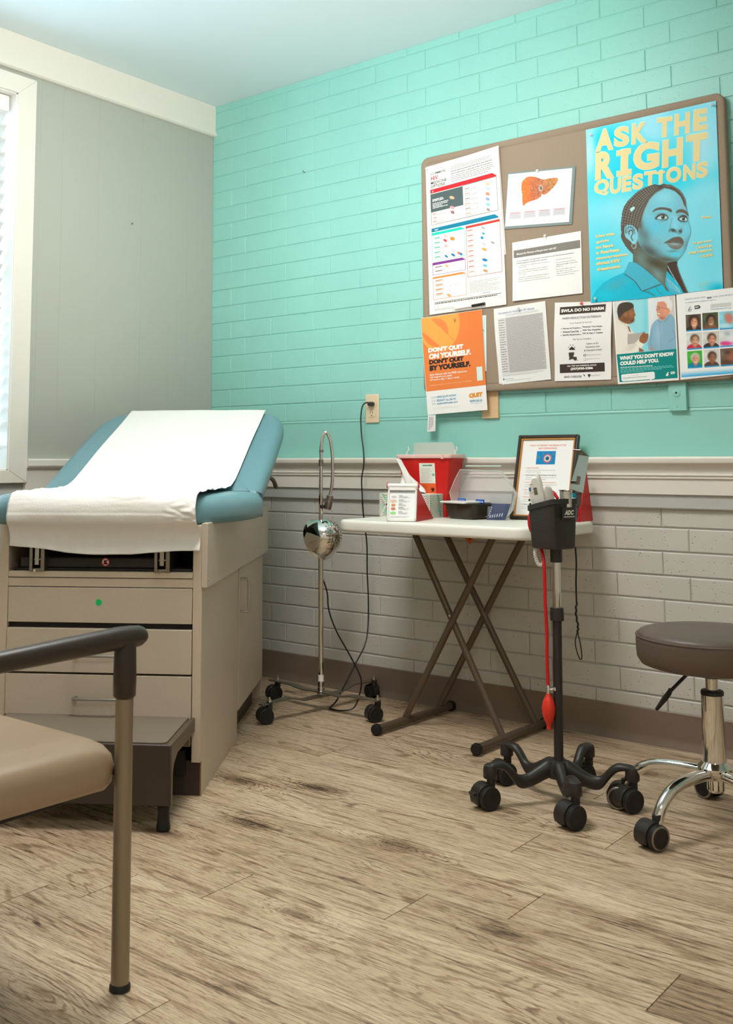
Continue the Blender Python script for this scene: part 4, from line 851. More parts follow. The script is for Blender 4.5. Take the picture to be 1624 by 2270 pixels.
# black wrist strap
st_ = MB(); q = [bpt(.088, .010, .640), bpt(.090, .010, .600), bpt(.089, .012, .55), bpt(.089, .012, .50)]
st_.tube(catmull(q, 6), .0023, 8, flat=1.); tw = [bpt(.089, .012, .50), bpt(.089, .012, .47)+camr*-.002, bpt(.089, .012, .44)+camr*.002, bpt(.089, .012, .42)]
st_.tube([p+camr*.0012*sin(i*1.4) for i, p in enumerate(catmull(tw, 8))], .0026, 8)
st_.tube([bpt(.089, .012, .425), bpt(.089, .012, .40)+camr*-.006, bpt(.089, .012, .375)+camr*-.002, bpt(.089, .012, .357)+camr*.005, bpt(.089, .012, .362)+camr*.010, bpt(.089, .012, .395)+camr*.007, bpt(.089, .012, .425)], .0015, 8, smooth=5)
tag(link('wrist_strap', st_, 'cable', None, origin=tuple(bpt(.089, .012, .64))), 'thin black looped strap hanging from the right side of the black basket', 'strap')

# ---------------------------------------------------------------- stool
SS = V3(2.313, -.612, 0)
so2 = thing('rolling_stool', 'round brown vinyl stool with chrome column and five chrome legs on casters', 'stool', SS)
Rs = .171
link('seat', MB().lathe([(.10, .370), (Rs-.028, .371), (Rs-.010, .377), (Rs-.002, .390), (Rs, .41), (Rs, .432), (Rs-.001, .4405), (Rs-.004, .4435)], SS, (0, 0, 1), 64), 'brown_v', so2, sharp=70)
link('seat_top', MB().lathe([(Rs-.003, .440), (Rs-.002, .4445), (Rs-.010, .452), (Rs-.03, .457), (Rs-.08, .4605), (.05, .4615), (.001, .462)], SS, (0, 0, 1), 64), 'brown_v', so2, sharp=70)
link('piping', MB().tube([SS+V3(Rs*cos(t)*.994, Rs*sin(t)*.994, .4415) for t in [2*pi*k/72 for k in range(72)]], .0024, 8, closed=True), 'brown_v', so2)
link('seat_plate', MB().lathe([(.07, .362), (.09, .368), (.03, .372)], SS, (0, 0, 1), 32), 'black', so2)
link('sleeve', MB().lathe([(.0165, .345), (.0165, .372)], SS, (0, 0, 1), 24), 'black', so2)
link('gas_lift', MB().tube([SS+V3(0, 0, .30), SS+V3(0, 0, .352)], .0145, 28), 'chrome', so2)
link('collar', MB().lathe([(.020, .305), (.0265, .307), (.0265, .314), (.024, .317), (.016, .318)], SS, (0, 0, 1), 28), 'black', so2, sharp=40)
link('column', MB().lathe([(.0262, .13), (.0255, .306)], SS, (0, 0, 1), 40), 'chrome', so2)
link('hub', MB().lathe([(.016, .082), (.020, .088), (.020, .112), (.030, .114), (.036, .124), (.040, .134), (.040, .140), (.030, .152), (.026, .153)], SS, (0, 0, 1), 40), 'chrome', so2, sharp=30)
lv0 = SS-camr*.060-camf*.0+V3(0, 0, .352); lv1 = SS-camr*.098+V3(0, 0, .316); lv2 = SS-camr*.136+V3(0, 0, .270)
lev = link('lever', MB().tube([SS-camr*.02+V3(0, 0, .358), lv0, lv1], .0042, 10), 'black', so2)
link('lever_grip', MB().tube([lv1+V3(.0, 0, .004), lv1.lerp(lv2, .15), lv1.lerp(lv2, .4), lv1.lerp(lv2, .7), lv1.lerp(lv2, .95), lv2], [.0075, .0095, .0105, .0080, .0062, .003], 14, flat=.6, smooth=2), 'rubber', lev, sharp=60)
for k, (an, wa) in enumerate(zip((-106, -34, 38, 110, 181), (-.42, -.2, -.5, -1.95, -1.30))):
    an = radians(an); d = V3(cos(an), sin(an), 0); tip = SS+d*.222
    link('base_leg', MB().tube([SS+d*.028+V3(0, 0, .126), SS+d*.08+V3(0, 0, .126), SS+d*.135+V3(0, 0, .122), SS+d*.175+V3(0, 0, .108), SS+d*.205+V3(0, 0, .082), SS+d*.222+V3(0, 0, .048)], [.0135, .0135, .0135, .0135, .0130, .0120], 20, smooth=6), 'chrome', so2, sharp=80)
    fx = V3(-sin(wa), cos(wa), 0)
    caster(so2, (tip.x-fx.x*.015, tip.y-fx.y*.015), wa, r=.0285, w=.052, ring='dullsteel')

# ---------------------------------------------------------------- arm chair in the foreground
CH = thing('arm_chair', 'tan vinyl arm chair with dark arms and champagne metal legs in the foreground', 'chair', (1.57, -2.24, 0))
CX0, CX1 = 1.325, 1.811
for x in (CX0, CX1):
    for y_, zt_ in ((-2.003, .53), (-2.47, .50)):
        lg_ = link('leg', MB().tube([(x, y_ if y_ > -2.1 else y_-.03, .006), (x, y_, .2), (x, y_, zt_)], .0150, 24), 'champagne', CH)
        link('leg_cap', MB().lathe([(.0150, 0), (.0175, .002), (.0175, .008), (.0150, .012)], (x, y_ if y_ > -2.1 else y_-.03, 0), (0, 0, 1), 24), 'rubber', lg_)
    am = MB(); am.tube([(x, -1.962, .562), (x, -1.975, .5645), (x, -2.02, .566), (x, -2.12, .5635), (x, -2.25, .560), (x, -2.40, .555), (x, -2.50, .552)], [.011, .0178, .0192, .0182, .0165, .016, .0155], 20, smooth=5)
    arm = link('armrest', am, 'armp', CH, sharp=80)
    link('arm_socket', MB().lathe([(.0150, .466), (.0190, .470), (.0195, .50), (.0185, .545), (.018, .562)], (x, -2.003, 0), (0, 0, 1), 24), 'armp', arm, sharp=60)
R = []
for z, i in ((.320, .030), (.324, .012), (.337, .003), (.362, .0), (.380, .004), (.392, .016), (.398, .034), (.401, .07)):
    R.append([V3(x, y_, z-.010*(max(0, (y_+2.14)/.14) if y_ > -2.14 else 0)**2) for x, y_ in rrect(CX0+.012+i, CX1-.004-i, -2.50+i, -1.996-i*.6, .045, 8)])
link('seat', MB().rings(R), 'tan_v', CH, sharp=70)
link('seat_frame', MB().rings([[V3(x, y_, z) for x, y_ in rrect(CX0+.05, CX1-.055, -2.46, -2.05, .04, 5)] for z in (.300, .325)]), 'dark', CH, sharp=40, bevel=.002)
link('crossbar', MB().tube([(CX0, -2.003, .345), (CX1, -2.003, .345)], .009, 12), 'dark', CH)
bkr = [V3(CX0+.02, -2.50, .50)]
bkm = MB().surf(lambda u, v: V3(CX0+.02+u*(CX1-CX0-.04), -2.475-.035*sin(u*pi)-.06*v, .43+.28*v), 14, 8)
link('backrest', bkm, 'tan_v', CH, solid=.028, fix=False, sharp=80)
for x in (CX0, CX1): link('back_post', MB().tube([(x, -2.47, .49), (x, -2.485, .56), (x-.0, -2.53, .70)], .0125, 16, smooth=3), 'champagne', CH)
# ---------------------------------------------------------------- pin board and the sheets pinned to it
YB = -.030
bx0, bx1 = WP(935, 600, YB).x, WP(1613, 430, YB).x; bz0, bz1 = WP(1250, 859, YB).z, WP(1250, 281, YB).z
def rr2(x0, x1, z0, z1, r): return rrect(x0, x1, z0, z1, r, 8)
pb = thing('pin_board', 'large fabric covered pin board with rounded corners mounted on the teal brick wall', 'pin board', ((bx0+bx1)/2, -.01, (bz0+bz1)/2))
mb = MB(); R = []
for i, y_ in ((0, -.006), (0, YB+.004), (.002, YB+.001), (.006, YB-.0004), (.024, YB-.0004), (.0255, YB+.0012), (.0275, YB+.0012)): R.append([V3(x, y_, z) for x, z in rr2(bx0+i, bx1-i, bz0+i, bz1-i, .030 if i < .02 else .012)])
link('wrapped_edge', MB().rings(R, cap=False), 'boardtrim', pb, sharp=60)
link('pin_surface', MB().prism(rr2(bx0+.0270, bx1-.0270, bz0+.0270, bz1-.0270, .008), YB, YB+.006, XZ), 'board', pb, smooth=False)
LAY = .00022
class Sheet:
    def __init__(s, tl, tr, br, bl, d=.003, curl=None):
        s.c = [np.array(p, float) for p in (tl, tr, br, bl)]; s.y = YB-d; s.m = MB(); s.m.cc = True; s.curl = curl
    def uv(s, px, py):     # rough bilinear inverse, used for the curl only
        tl, tr, br, bl = s.c; v = (py-(tl[1]+tr[1])/2)/((bl[1]+br[1])/2-(tl[1]+tr[1])/2); u = (px-(tl[0]+(bl[0]-tl[0])*v))/((tr[0]+(br[0]-tr[0])*v)-(tl[0]+(bl[0]-tl[0])*v)); return u, v
    def w(s, px, py, L=0):
        d = s.curl(*s.uv(px, py)) if s.curl else 0
        p = WP(px, py, s.y); return V3(p.x, s.y-d-LAY*L, p.z)
    def poly(s, pts, col, L=1):
        if s.curl and len(pts) == 4 and L == 0: return s
        s.m.add([s.w(x, y_, L) for x, y_ in pts], [tuple(range(len(pts)))], lin(col)); return s
    def at(s, u, v):
        tl, tr, br, bl = s.c; return (tl*(1-u)+tr*u)*(1-v)+(bl*(1-u)+br*u)*v
    def base(s, col, n=14):
        n = max(n, 40 if s.curl else 4)
        f = lambda u, v, dy=0: s.w(*s.at(u, v))+V3(0, dy, 0)
        s.m.surf(lambda u, v: f(u, v), n, n, lin(col)); s.m.surf(lambda u, v: f(u, v, .0004), n, n, lin(col))
        ed = [(u/n, 0) for u in range(n)]+[(1, v/n) for v in range(n)]+[(1-u/n, 1) for u in range(n)]+[(0, 1-v/n) for v in range(n)]; k = len(ed)
        s.m.add([f(*e) for e in ed]+[f(*e, .0004) for e in ed], [(i, (i+1) % k, k+(i+1) % k, k+i) for i in range(k)], lin(col)); return s
    def q(s, u0, v0, u1, v1, col, L=1):
        if s.curl and abs(v1-v0) > .03:
            n = int(abs(v1-v0)/.02)+1; m = int(abs(u1-u0)/.06)+1; s.m.surf(lambda a, b_: s.w(*s.at(u0+(u1-u0)*a, v0+(v1-v0)*b_), L), m, n, lin(col)); return s
        return s.poly([s.at(u0, v0), s.at(u1, v0), s.at(u1, v1), s.at(u0, v1)], col, L)
    def text(s, t, x0, y0, x1, y1, h, col, L=2, bold=.0, lean=0., sh=0.):
        uv, fs, _ = glyphs(t, bold, sh); s.m.add([s.w(x0+(x1-x0)*u+lean*v*h, y0+(y1-y0)*u-h*v, L) for u, v in uv], fs, lin(col)); return s
    def ut(s, t, u0, v0, u1, h, col, L=2, bold=0., sh=0.):    # text on a baseline v0 in sheet coordinates, h as share of the height
        gu, fs, _ = glyphs(t, bold, sh); s.m.add([s.w(*s.at(u0+(u1-u0)*a, v0-h*b_), L) for a, b_ in gu], fs, lin(col)); return s
    def lines(s, u0, u1, v0, v1, n, col, th=.30, ragged=.3, L=2, words=True, rs=1):
        rg = random.Random(rs)
        for k in range(n):
            v = v0+(v1-v0)*(k+.5)/n; h = (v1-v0)/n*th; e = u1-(u1-u0)*ragged*rg.random()*(1 if k % 3 == 2 else .25); u = u0
            while u < e:
                w_ = rg.uniform(.015, .05)*(1 if words else 20); s.q(u, v-h/2, min(u+w_, e), v+h/2, col, L); u += w_+.006
        return s
    def ell(s, cx, cy, rx, ry, rot, col, L=2, n=20):
        a = radians(rot); s.poly([(cx+rx*cos(t)*cos(a)-ry*sin(t)*sin(a), cy+rx*cos(t)*sin(a)+ry*sin(t)*cos(a)) for t in [2*pi*k/n for k in range(n)]], col, L); return s
    def paint(s, g, L=1):
        ny, nx = g.X.shape; vs = [s.w(x, y_, L) for x, y_ in zip(g.X.ravel(), g.Y.ravel())]; o = len(s.m.v)
        s.m.v += [tuple(p) for p in vs]; s.m.c += [tuple(c) for c in g.linear().reshape(-1, 3)]
        mk = g.mask; fs = []
        for j in range(ny-1):
            for i in range(nx-1):
                if mk is None or (mk[j, i] and mk[j+1, i+1] and mk[j, i+1] and mk[j+1, i]): a = o+j*nx+i; fs.append((a, a+1, a+nx+1, a+nx))
        s.m.f += fs; s.m.mi += [0]*len(fs); return s
    def done(s, name, label, cat, m='print', group=None):
        cx, cy = s.at(.5, .5); p = WP(cx, cy, s.y); ob = link(name, s.m, m, None, origin=(p.x, s.y, p.z), smooth=False, fix=False); return tag(ob, label, cat, group)
class Paint:   # picture printed on a sheet: colours (display values) on a fine grid
    def __init__(s, tl, tr, br, bl, step, bgc):
        tl, tr, br, bl = [np.array(p, float) for p in (tl, tr, br, bl)]; nx = int(np.linalg.norm(tr-tl)/step)+1; ny = int(np.linalg.norm(bl-tl)/step)+1
        u, v = np.meshgrid(np.linspace(0, 1, nx), np.linspace(0, 1, ny)); u = u[..., None]; v = v[..., None]
        p = (tl*(1-u)+tr*u)*(1-v)+(bl*(1-u)+br*u)*v; s.X, s.Y = p[..., 0], p[..., 1]; s.C = np.ones(p.shape[:2]+(3,))*np.array(bgc, float); s.mask = None; s.x0 = s.y0 = 0; s.k = 1.; s.rg = np.random.RandomState(4)
    def frame(s, x0, y0, k): s.x0, s.y0, s.k = x0, y0, k; return s
    def lc(s): return (s.X-s.x0)*s.k, (s.Y-s.y0)*s.k
    def sd(s, pts):        # signed distance to a polygon, inside negative
        X, Y = s.lc(); d = np.full(X.shape, 1e9); ins = np.zeros(X.shape, bool); n = len(pts)
        for i in range(n):
            x1, y1 = pts[i]; x2, y2 = pts[(i+1) % n]; ex, ey = x2-x1, y2-y1; t = np.clip(((X-x1)*ex+(Y-y1)*ey)/(ex*ex+ey*ey+1e-9), 0, 1)
            d = np.minimum(d, (X-x1-t*ex)**2+(Y-y1-t*ey)**2)
            c = ((y1 > Y) != (y2 > Y)); xi = x1+(Y-y1)*ex/(ey if abs(ey) > 1e-9 else 1e-9); ins ^= c & (X < xi)
        d = np.sqrt(d); return np.where(ins, -d, d)
    def mix(s, a, col, clip=None):
        if clip is not None: a = a*(s.sd(clip) < 0)
        a = np.clip(a, 0, 1)[..., None]; s.C = s.C*(1-a)+np.array(col, float)*a; return s
    def poly(s, pts, col, soft=2., op=1., sm=0, clip=None):
        if sm: pts = [(p.x, p.y) for p in catmull([(a, b_, 0) for a, b_ in pts], sm, True)]
        return s.mix(op*np.clip(.5-s.sd(pts)/soft, 0, 1), col, clip)
    def blob(s, cx, cy, rx, ry, col, op=1., rot=0., pw=1., clip=None):
        X, Y = s.lc(); a = radians(rot); dx, dy = X-cx, Y-cy; u = (dx*cos(a)+dy*sin(a))/rx; v = (-dx*sin(a)+dy*cos(a))/ry; return s.mix(op*np.exp(-(u*u+v*v)**pw), col, clip)
    def stroke(s, pts, w_, col, op=1., soft=1.5, sm=4, clip=None):
        if sm: pts = [(p.x, p.y) for p in catmull([(a, b_, 0) for a, b_ in pts], sm)]
        X, Y = s.lc(); d = np.full(X.shape, 1e9)
        for (x1, y1), (x2, y2) in zip(pts, pts[1:]):
            ex, ey = x2-x1, y2-y1; t = np.clip(((X-x1)*ex+(Y-y1)*ey)/(ex*ex+ey*ey+1e-9), 0, 1); d = np.minimum(d, (X-x1-t*ex)**2+(Y-y1-t*ey)**2)
        return s.mix(op*np.clip(.5-(np.sqrt(d)-w_/2)/soft, 0, 1), col, clip)
    def grain(s, a): s.C = s.C+s.rg.randn(*s.C.shape[:2])[..., None]*a; return s
    def linear(s):
        v = np.clip(s.C/255, 0, 1); return np.where(v <= .04045, v/12.92, ((v+.055)/1.055)**2.4)
WH, INKC, MID, LG = (240, 238, 230), (48, 44, 42), (120, 116, 110), (178, 176, 170)

# --- blue portrait poster
Q = ((1298, 288), (1586, 223), (1602, 640), (1309, 671)); s = Sheet(*Q, d=.0035); s.base((120, 215, 230))
g = Paint(*Q, 1.5, (132, 218, 232))
g.blob(1340, 310, 60, 26, (0, 196, 226), .9, -12).blob(1420, 340, 110, 60, (20, 205, 228), .75, -12).blob(1400, 395, 120, 45, (0, 200, 226), .8, -12).blob(1530, 395, 80, 22, (30, 208, 230), .8, -10)
g.blob(1450, 275, 45, 50, (178, 226, 240), .9).blob(1560, 320, 30, 90, (172, 222, 238), .85).blob(1306, 330, 14, 60, (200, 228, 238), .8).blob(1380, 470, 60, 50, (150, 224, 234), .8)
g.blob(1330, 560, 60, 70, (60, 208, 230), .7).blob(1340, 640, 60, 30, (20, 200, 226), .8).blob(1570, 560, 40, 80, (110, 214, 232), .8).blob(1590, 640, 20, 12, (0, 176, 205), .9).blob(1560, 460, 40, 50, (130, 218, 232), .8).blob(1500, 262, 60, 22, (110, 214, 234), .7, -12)
s.paint(g, 1)
SAND = (226, 208, 150); HAL = (190, 232, 216)
def big(t, x0, y0, x1, y1, h, bo=.05, lean=.02):
    bo = min(bo, .05)
    s.text(t, x0-1, y0+1, x1+1, y1+1, h+2.4, HAL, 3, bo+.012, lean); s.text(t, x0, y0, x1, y1, h, SAND, 4, bo, lean)
Z = lambda x, y_: (1300+x/5.413, 220+y_/5.413)
def line(seq, bo):
    for t, x0, y0, x1, y1, h in seq: a = Z(x0, y0); b_ = Z(x1, y1); big(t, *a, *b_, h/5.413, bo)
line([('A', 104, 640, 318, 600, 262), ('S', 330, 580, 505, 556, 240), ('K', 540, 545, 728, 512, 246), ('T', 840, 468, 1020, 442, 238), ('H', 1052, 438, 1232, 404, 252), ('E', 1280, 386, 1442, 358, 252)], .075)
line([('R', 104, 975, 330, 940, 330), ('I', 408, 925, 490, 912, 320), ('G', 560, 870, 866, 826, 328), ('H', 905, 826, 1148, 782, 328), ('T', 1190, 765, 1442, 722, 328)], .075)
s.poly([Z(354, 618), Z(532, 585), Z(532, 656), Z(354, 688)], HAL, 3.5); s.poly([Z(356, 862), Z(539, 832), Z(541, 904), Z(356, 936)], HAL, 3.5); s.poly([Z(358, 625), Z(528, 592), Z(528, 650), Z(358, 682)], SAND, 5); s.poly([Z(360, 868), Z(535, 838), Z(537, 898), Z(360, 930)], SAND, 5)
line([('Q', 92, 1176, 262, 1140, 190), ('U', 280, 1142, 408, 1116, 178), ('E', 425, 1118, 530, 1096, 180), ('S', 552, 1090, 672, 1070, 182), ('T', 690, 1046, 830, 1026, 170), ('I', 868, 1020, 906, 1010, 160), ('O', 955, 1010, 1130, 985, 182), ('N', 1160, 982, 1298, 956, 188), ('S', 1315, 952, 1450, 928, 188)], .07)
s.poly([Z(838, 872), Z(940, 856), Z(940, 888), Z(838, 904)], SAND, 5)
# figure
Zb = lambda x, y_: (1310+x/5.413, 400+y_/5.413)
hair = [(360, 620), (352, 540), (362, 460), (372, 380), (395, 310), (440, 240), (500, 180), (560, 130), (640, 85), (700, 62), (760, 42), (830, 60), (862, 34), (905, 48), (960, 50), (1010, 78), (1060, 110), (1100, 160), (1135, 230), (1145, 330), (1168, 400), (1165, 480), (1192, 570), (1192, 660), (1160, 740), (1135, 830), (1095, 900), (1035, 965), (1030, 1000), (1055, 1090), (1105, 1210), (1165, 1345), (1010, 1372), (620, 1420), (0, 1470), (12, 1395), (60, 1320), (140, 1230), (250, 1165), (390, 1105), (420, 1050), (450, 980), (500, 980), (500, 890), (460, 850), (410, 790), (370, 720), (356, 680)]
g = Paint(Zb(-5, 20), Zb(1200, 20), Zb(1200, 1475), Zb(-5, 1475), 1.15, (30, 186, 212)).frame(1310, 400, 5.413)
DK, MD, SKN, SK2, SKD = (98, 88, 76), (120, 112, 100), (118, 196, 212), (140, 214, 228), (104, 128, 130)
face = [(640, 340), (700, 230), (780, 140), (860, 92), (930, 100), (1010, 135), (1070, 190), (1110, 260), (1138, 340), (1166, 400), (1164, 480), (1190, 570), (1190, 660), (1160, 740), (1135, 830), (1095, 900), (1030, 965), (940, 985), (850, 960), (740, 920), (650, 860), (590, 790), (560, 730), (560, 640), (575, 560), (600, 470)]
neck = [(500, 780), (560, 740), (650, 860), (740, 920), (900, 975), (1030, 960), (930, 1010), (905, 1100), (890, 1250), (940, 1340), (1000, 1372), (840, 1380), (700, 1200), (500, 985), (505, 900)]
shirt = [(0, 1480), (10, 1395), (60, 1320), (140, 1230), (250, 1165), (390, 1108), (470, 985), (850, 1240), (900, 1320), (1000, 1372), (620, 1440)]
g.poly(hair[:23]+[(900, 300), (600, 600), (560, 900), (500, 890)]+hair[42:], DK, 6)
g.poly(neck, (96, 98, 84), 8).blob(620, 960, 70, 110, (120, 150, 146), .8, -35, clip=neck).blob(800, 1130, 60, 120, (128, 168, 166), .7, -30, clip=neck).blob(780, 1000, 130, 50, (78, 72, 54), .9, 20, clip=neck)
g.poly(shirt, (28, 184, 210), 6).blob(300, 1250, 150, 60, (90, 170, 186), .7, -25, clip=shirt).blob(160, 1380, 160, 60, (20, 196, 220), .8, clip=shirt)
col1 = [(445, 980), (530, 985), (640, 1060), (850, 1240), (760, 1280), (620, 1330), (560, 1260), (400, 1130)]
g.poly(col1, (74, 178, 200), 5).stroke([(405, 1125), (520, 1210), (600, 1320)], 10, (60, 92, 96)).stroke([(615, 1330), (720, 1290), (840, 1245)], 12, (80, 76, 66)).stroke([(450, 985), (530, 985), (640, 1060), (845, 1238)], 5, (60, 120, 134))
g.stroke([(640, 1330), (700, 1350), (760, 1385)], 9, (76, 84, 80)).stroke([(780, 1280), (800, 1330), (860, 1370)], 7, (70, 110, 116)).stroke([(690, 1320), (720, 1370)], 6, (80, 130, 140))
g.poly(face, SKN, 5).blob(880, 200, 130, 90, SK2, .8, clip=face).blob(1000, 480, 70, 90, (134, 208, 222), .8, clip=face).blob(760, 560, 130, 90, (96, 196, 220), .9, clip=face).blob(1090, 300, 40, 90, (140, 176, 196), .6, -15, clip=face)
g.blob(640, 660, 70, 120, (98, 116, 118), .85, -25, clip=face).blob(700, 850, 160, 70, (84, 88, 82), .95, 30, clip=face).blob(900, 950, 190, 42, (88, 84, 70), .9, 5, clip=face).blob(800, 740, 90, 50, (126, 176, 190), .8, 20, clip=face)
g.blob(1010, 880, 70, 40, (84, 206, 228), .9, -10, clip=face).blob(1150, 760, 34, 100, (104, 120, 120), .6, 20, clip=face).blob(1140, 600, 34, 90, (110, 206, 226), .7, clip=face).blob(660, 330, 50, 120, (132, 186, 196), .7, 25, clip=face).blob(600, 560, 30, 90, (96, 104, 100), .6, 8, clip=face)
# brows, eyes, nose, mouth
g.poly([(735, 385), (760, 345), (820, 325), (880, 325), (960, 345), (962, 385), (905, 358), (840, 352), (780, 362)], DK, 8, sm=3).poly([(1018, 395), (1030, 360), (1080, 345), (1130, 360), (1165, 400), (1162, 430), (1120, 395), (1070, 385)], DK, 8, sm=3)
g.blob(840, 410, 80, 26, (112, 160, 172), .8, 5).blob(1090, 425, 60, 24, (110, 150, 160), .8, 10)
g.poly([(760, 462), (800, 415), (850, 396), (900, 410), (928, 450), (905, 475), (850, 480), (800, 470)], (86, 78, 70), 6, sm=3).poly([(790, 458), (820, 432), (860, 418), (900, 432), (912, 452), (880, 468), (830, 468)], (176, 220, 226), 5, sm=3).blob(862, 440, 24, 26, (58, 46, 40), 1., pw=3).blob(852, 430, 6, 6, (230, 245, 245), 1)
g.poly([(1035, 470), (1060, 435), (1105, 415), (1145, 432), (1160, 480), (1130, 500), (1075, 495)], (72, 62, 54), 6, sm=3).poly([(1055, 468), (1080, 445), (1115, 438), (1148, 460), (1145, 485), (1100, 486)], (176, 220, 226), 5, sm=3).blob(1108, 460, 20, 24, (58, 46, 40), 1., pw=3).blob(1100, 450, 5, 5, (230, 245, 245), 1)
g.stroke([(790, 482), (850, 496), (910, 482)], 5, (90, 140, 150), .8).stroke([(1060, 500), (1110, 518), (1150, 500)], 5, (90, 140, 150), .8)
g.blob(1010, 560, 34, 60, (128, 214, 230), .8, -5).stroke([(935, 618), (950, 590), (985, 585), (1010, 600), (1020, 620)], 9, (88, 84, 76), .9).blob(985, 602, 34, 18, (70, 58, 50), .95, 10).blob(1068, 610, 20, 22, (70, 58, 50), .95, 30).stroke([(1080, 570), (1088, 600), (1080, 632)], 7, (80, 90, 90), .8).stroke([(1010, 622), (1045, 636), (1075, 632)], 6, (84, 100, 100), .8).stroke([(970, 460), (955, 520), (940, 590)], 14, (104, 158, 170), .5, 12)
g.poly([(880, 745), (930, 715), (985, 685), (1030, 678), (1060, 676), (1095, 700), (1112, 740), (1100, 765), (1050, 745), (980, 740), (920, 745)], (104, 92, 80), 8, sm=3).poly([(900, 752), (960, 742), (1040, 742), (1100, 770), (1088, 800), (1050, 828), (990, 828), (940, 800), (915, 770)], (122, 122, 110), 9, sm=3).blob(1000, 765, 70, 16, (150, 190, 196), .8, 4).stroke([(872, 752), (930, 746), (1000, 742), (1060, 752), (1112, 776)], 5, (56, 40, 34), .9).blob(980, 850, 60, 12, (92, 108, 108), .6)
# ear with ring
ear = [(400, 610), (405, 560), (440, 535), (490, 540), (535, 575), (560, 640), (556, 720), (530, 760), (500, 765), (470, 730), (430, 700), (405, 660)]
g.poly(ear, (132, 202, 216), 5, sm=3).stroke([(425, 640), (420, 590), (455, 560), (500, 575), (525, 640)], 12, (96, 110, 110), .9).stroke([(455, 650), (455, 610), (490, 600), (500, 640), (480, 680), (500, 720)], 13, (86, 84, 76), .9).stroke([(430, 700), (470, 740), (500, 765)], 6, (70, 80, 80)).stroke([(500, 750), (488, 785), (505, 818), (535, 800), (540, 755)], 6, (200, 216, 216)).stroke([(496, 770), (495, 800), (512, 812)], 3, (60, 70, 70))
# braids
for k in range(7):
    o = k/7; pts = [(a+(c_-a)*o, b_+(d_-b_)*o) for (a, b_), (c_, d_) in zip([(850, 52), (700, 72), (560, 138), (450, 240), (385, 370), (362, 520), (360, 640)], [(862, 98), (765, 165), (690, 255), (635, 345), (600, 440), (572, 540), (540, 600)])]
    g.stroke(pts, 5, (58, 50, 44), .9, 4)
    cv = catmull([(a+9, b_+8, 0) for a, b_ in pts], 9)
    for i in range(3, len(cv)-8, 2):
        p = cv[i]; t_ = cv[i+1]-cv[i]
        if p.x < 800: g.blob(p.x, p.y, 9, 5, (178, 200, 196), .62, math.degrees(math.atan2(t_.y, t_.x))+35, pw=2)
g.poly([(462, 345), (510, 312), (528, 335), (482, 380)], (190, 230, 238), 3)
g.stroke([(862, 92), (760, 150), (690, 220), (640, 320), (600, 440), (590, 560)], 26, (96, 84, 70), .7, 18).stroke([(900, 75), (980, 70), (1050, 120), (1100, 180), (1132, 260), (1140, 330)], 7, (130, 140, 134), .7, 6).stroke([(900, 90), (980, 100), (1040, 140), (1090, 210), (1125, 300)], 16, (84, 72, 60), .9, 6)
g.poly([(915, 1015), (930, 985), (1030, 968), (1040, 1030), (1075, 1110), (1110, 1210), (1165, 1345), (1105, 1345), (1060, 1260), (1000, 1190), (940, 1120), (905, 1080)], (74, 58, 48), 5)
g.poly([(900, 1140), (960, 1200), (1040, 1290), (1090, 1350), (1000, 1368), (930, 1320), (890, 1240)], (70, 176, 200), 5)
for k in range(5): g.stroke([(905+k*6, 1170+k*24), (980+k*6, 1230+k*22), (1060+k*4, 1310+k*12)], 4, (190, 228, 232), .8)
g.stroke([(920, 1030), (950, 1090), (990, 1160), (1040, 1245)], 7, (176, 226, 232), .95, 4)
for k in range(13): t = k/12; g.blob(1035+110*t**1.2, 1020+300*t, 15, 6, (150, 148, 136), .8, 35, pw=1.6)
g.grain(2.5); g.mask = g.sd(hair) < 2
s.paint(g, 6)
tl_ = [('Use this', 55, 690, 282, 655, 34), ('guide', 60, 765, 218, 738, 38), ('to have', 60, 828, 270, 795, 40), ('a fearless', 60, 890, 342, 850, 40), ('conversation', 60, 955, 440, 900, 32), ('about HIV', 62, 1020, 352, 980, 42), ('treatment', 70, 1090, 355, 1048, 36)]
for t, x0, y0, x1, y1, h in tl_: a = Zb(x0, y0); b_ = Zb(x1, y1); s.text(t, *a, *b_, h/5.413, (236, 214, 140), 7, .05)
for t, x0, y0, x1, y1, h in (('Scan', 1326, 462, 1440, 445, 30), ('to get your', 1215, 775, 1452, 742, 34), ('DOCTOR', 1265, 825, 1456, 800, 32), ('DISCUSSION', 1172, 888, 1460, 848, 28), ('GUIDE', 1320, 928, 1462, 908, 30)): a = Zb(x0, y0); b_ = Zb(x1, y1); s.text(t, *a, *b_, h/5.413, (236, 214, 140), 7, .05)
for t, x0, y0, x1, y1, h in (('MY PERSONALLY', 1296, 1245, 1440, 1222, 14), ('READY', 1296, 1275, 1385, 1260, 14)): a = Zb(x0, y0); b_ = Zb(x1, y1); s.text(t, *a, *b_, h/5.413, (200, 206, 130), 7)
s.done('health_poster', 'large sky-blue poster ASK THE RIGHT QUESTIONS with a portrait of a person with braids', 'poster', 'gloss')

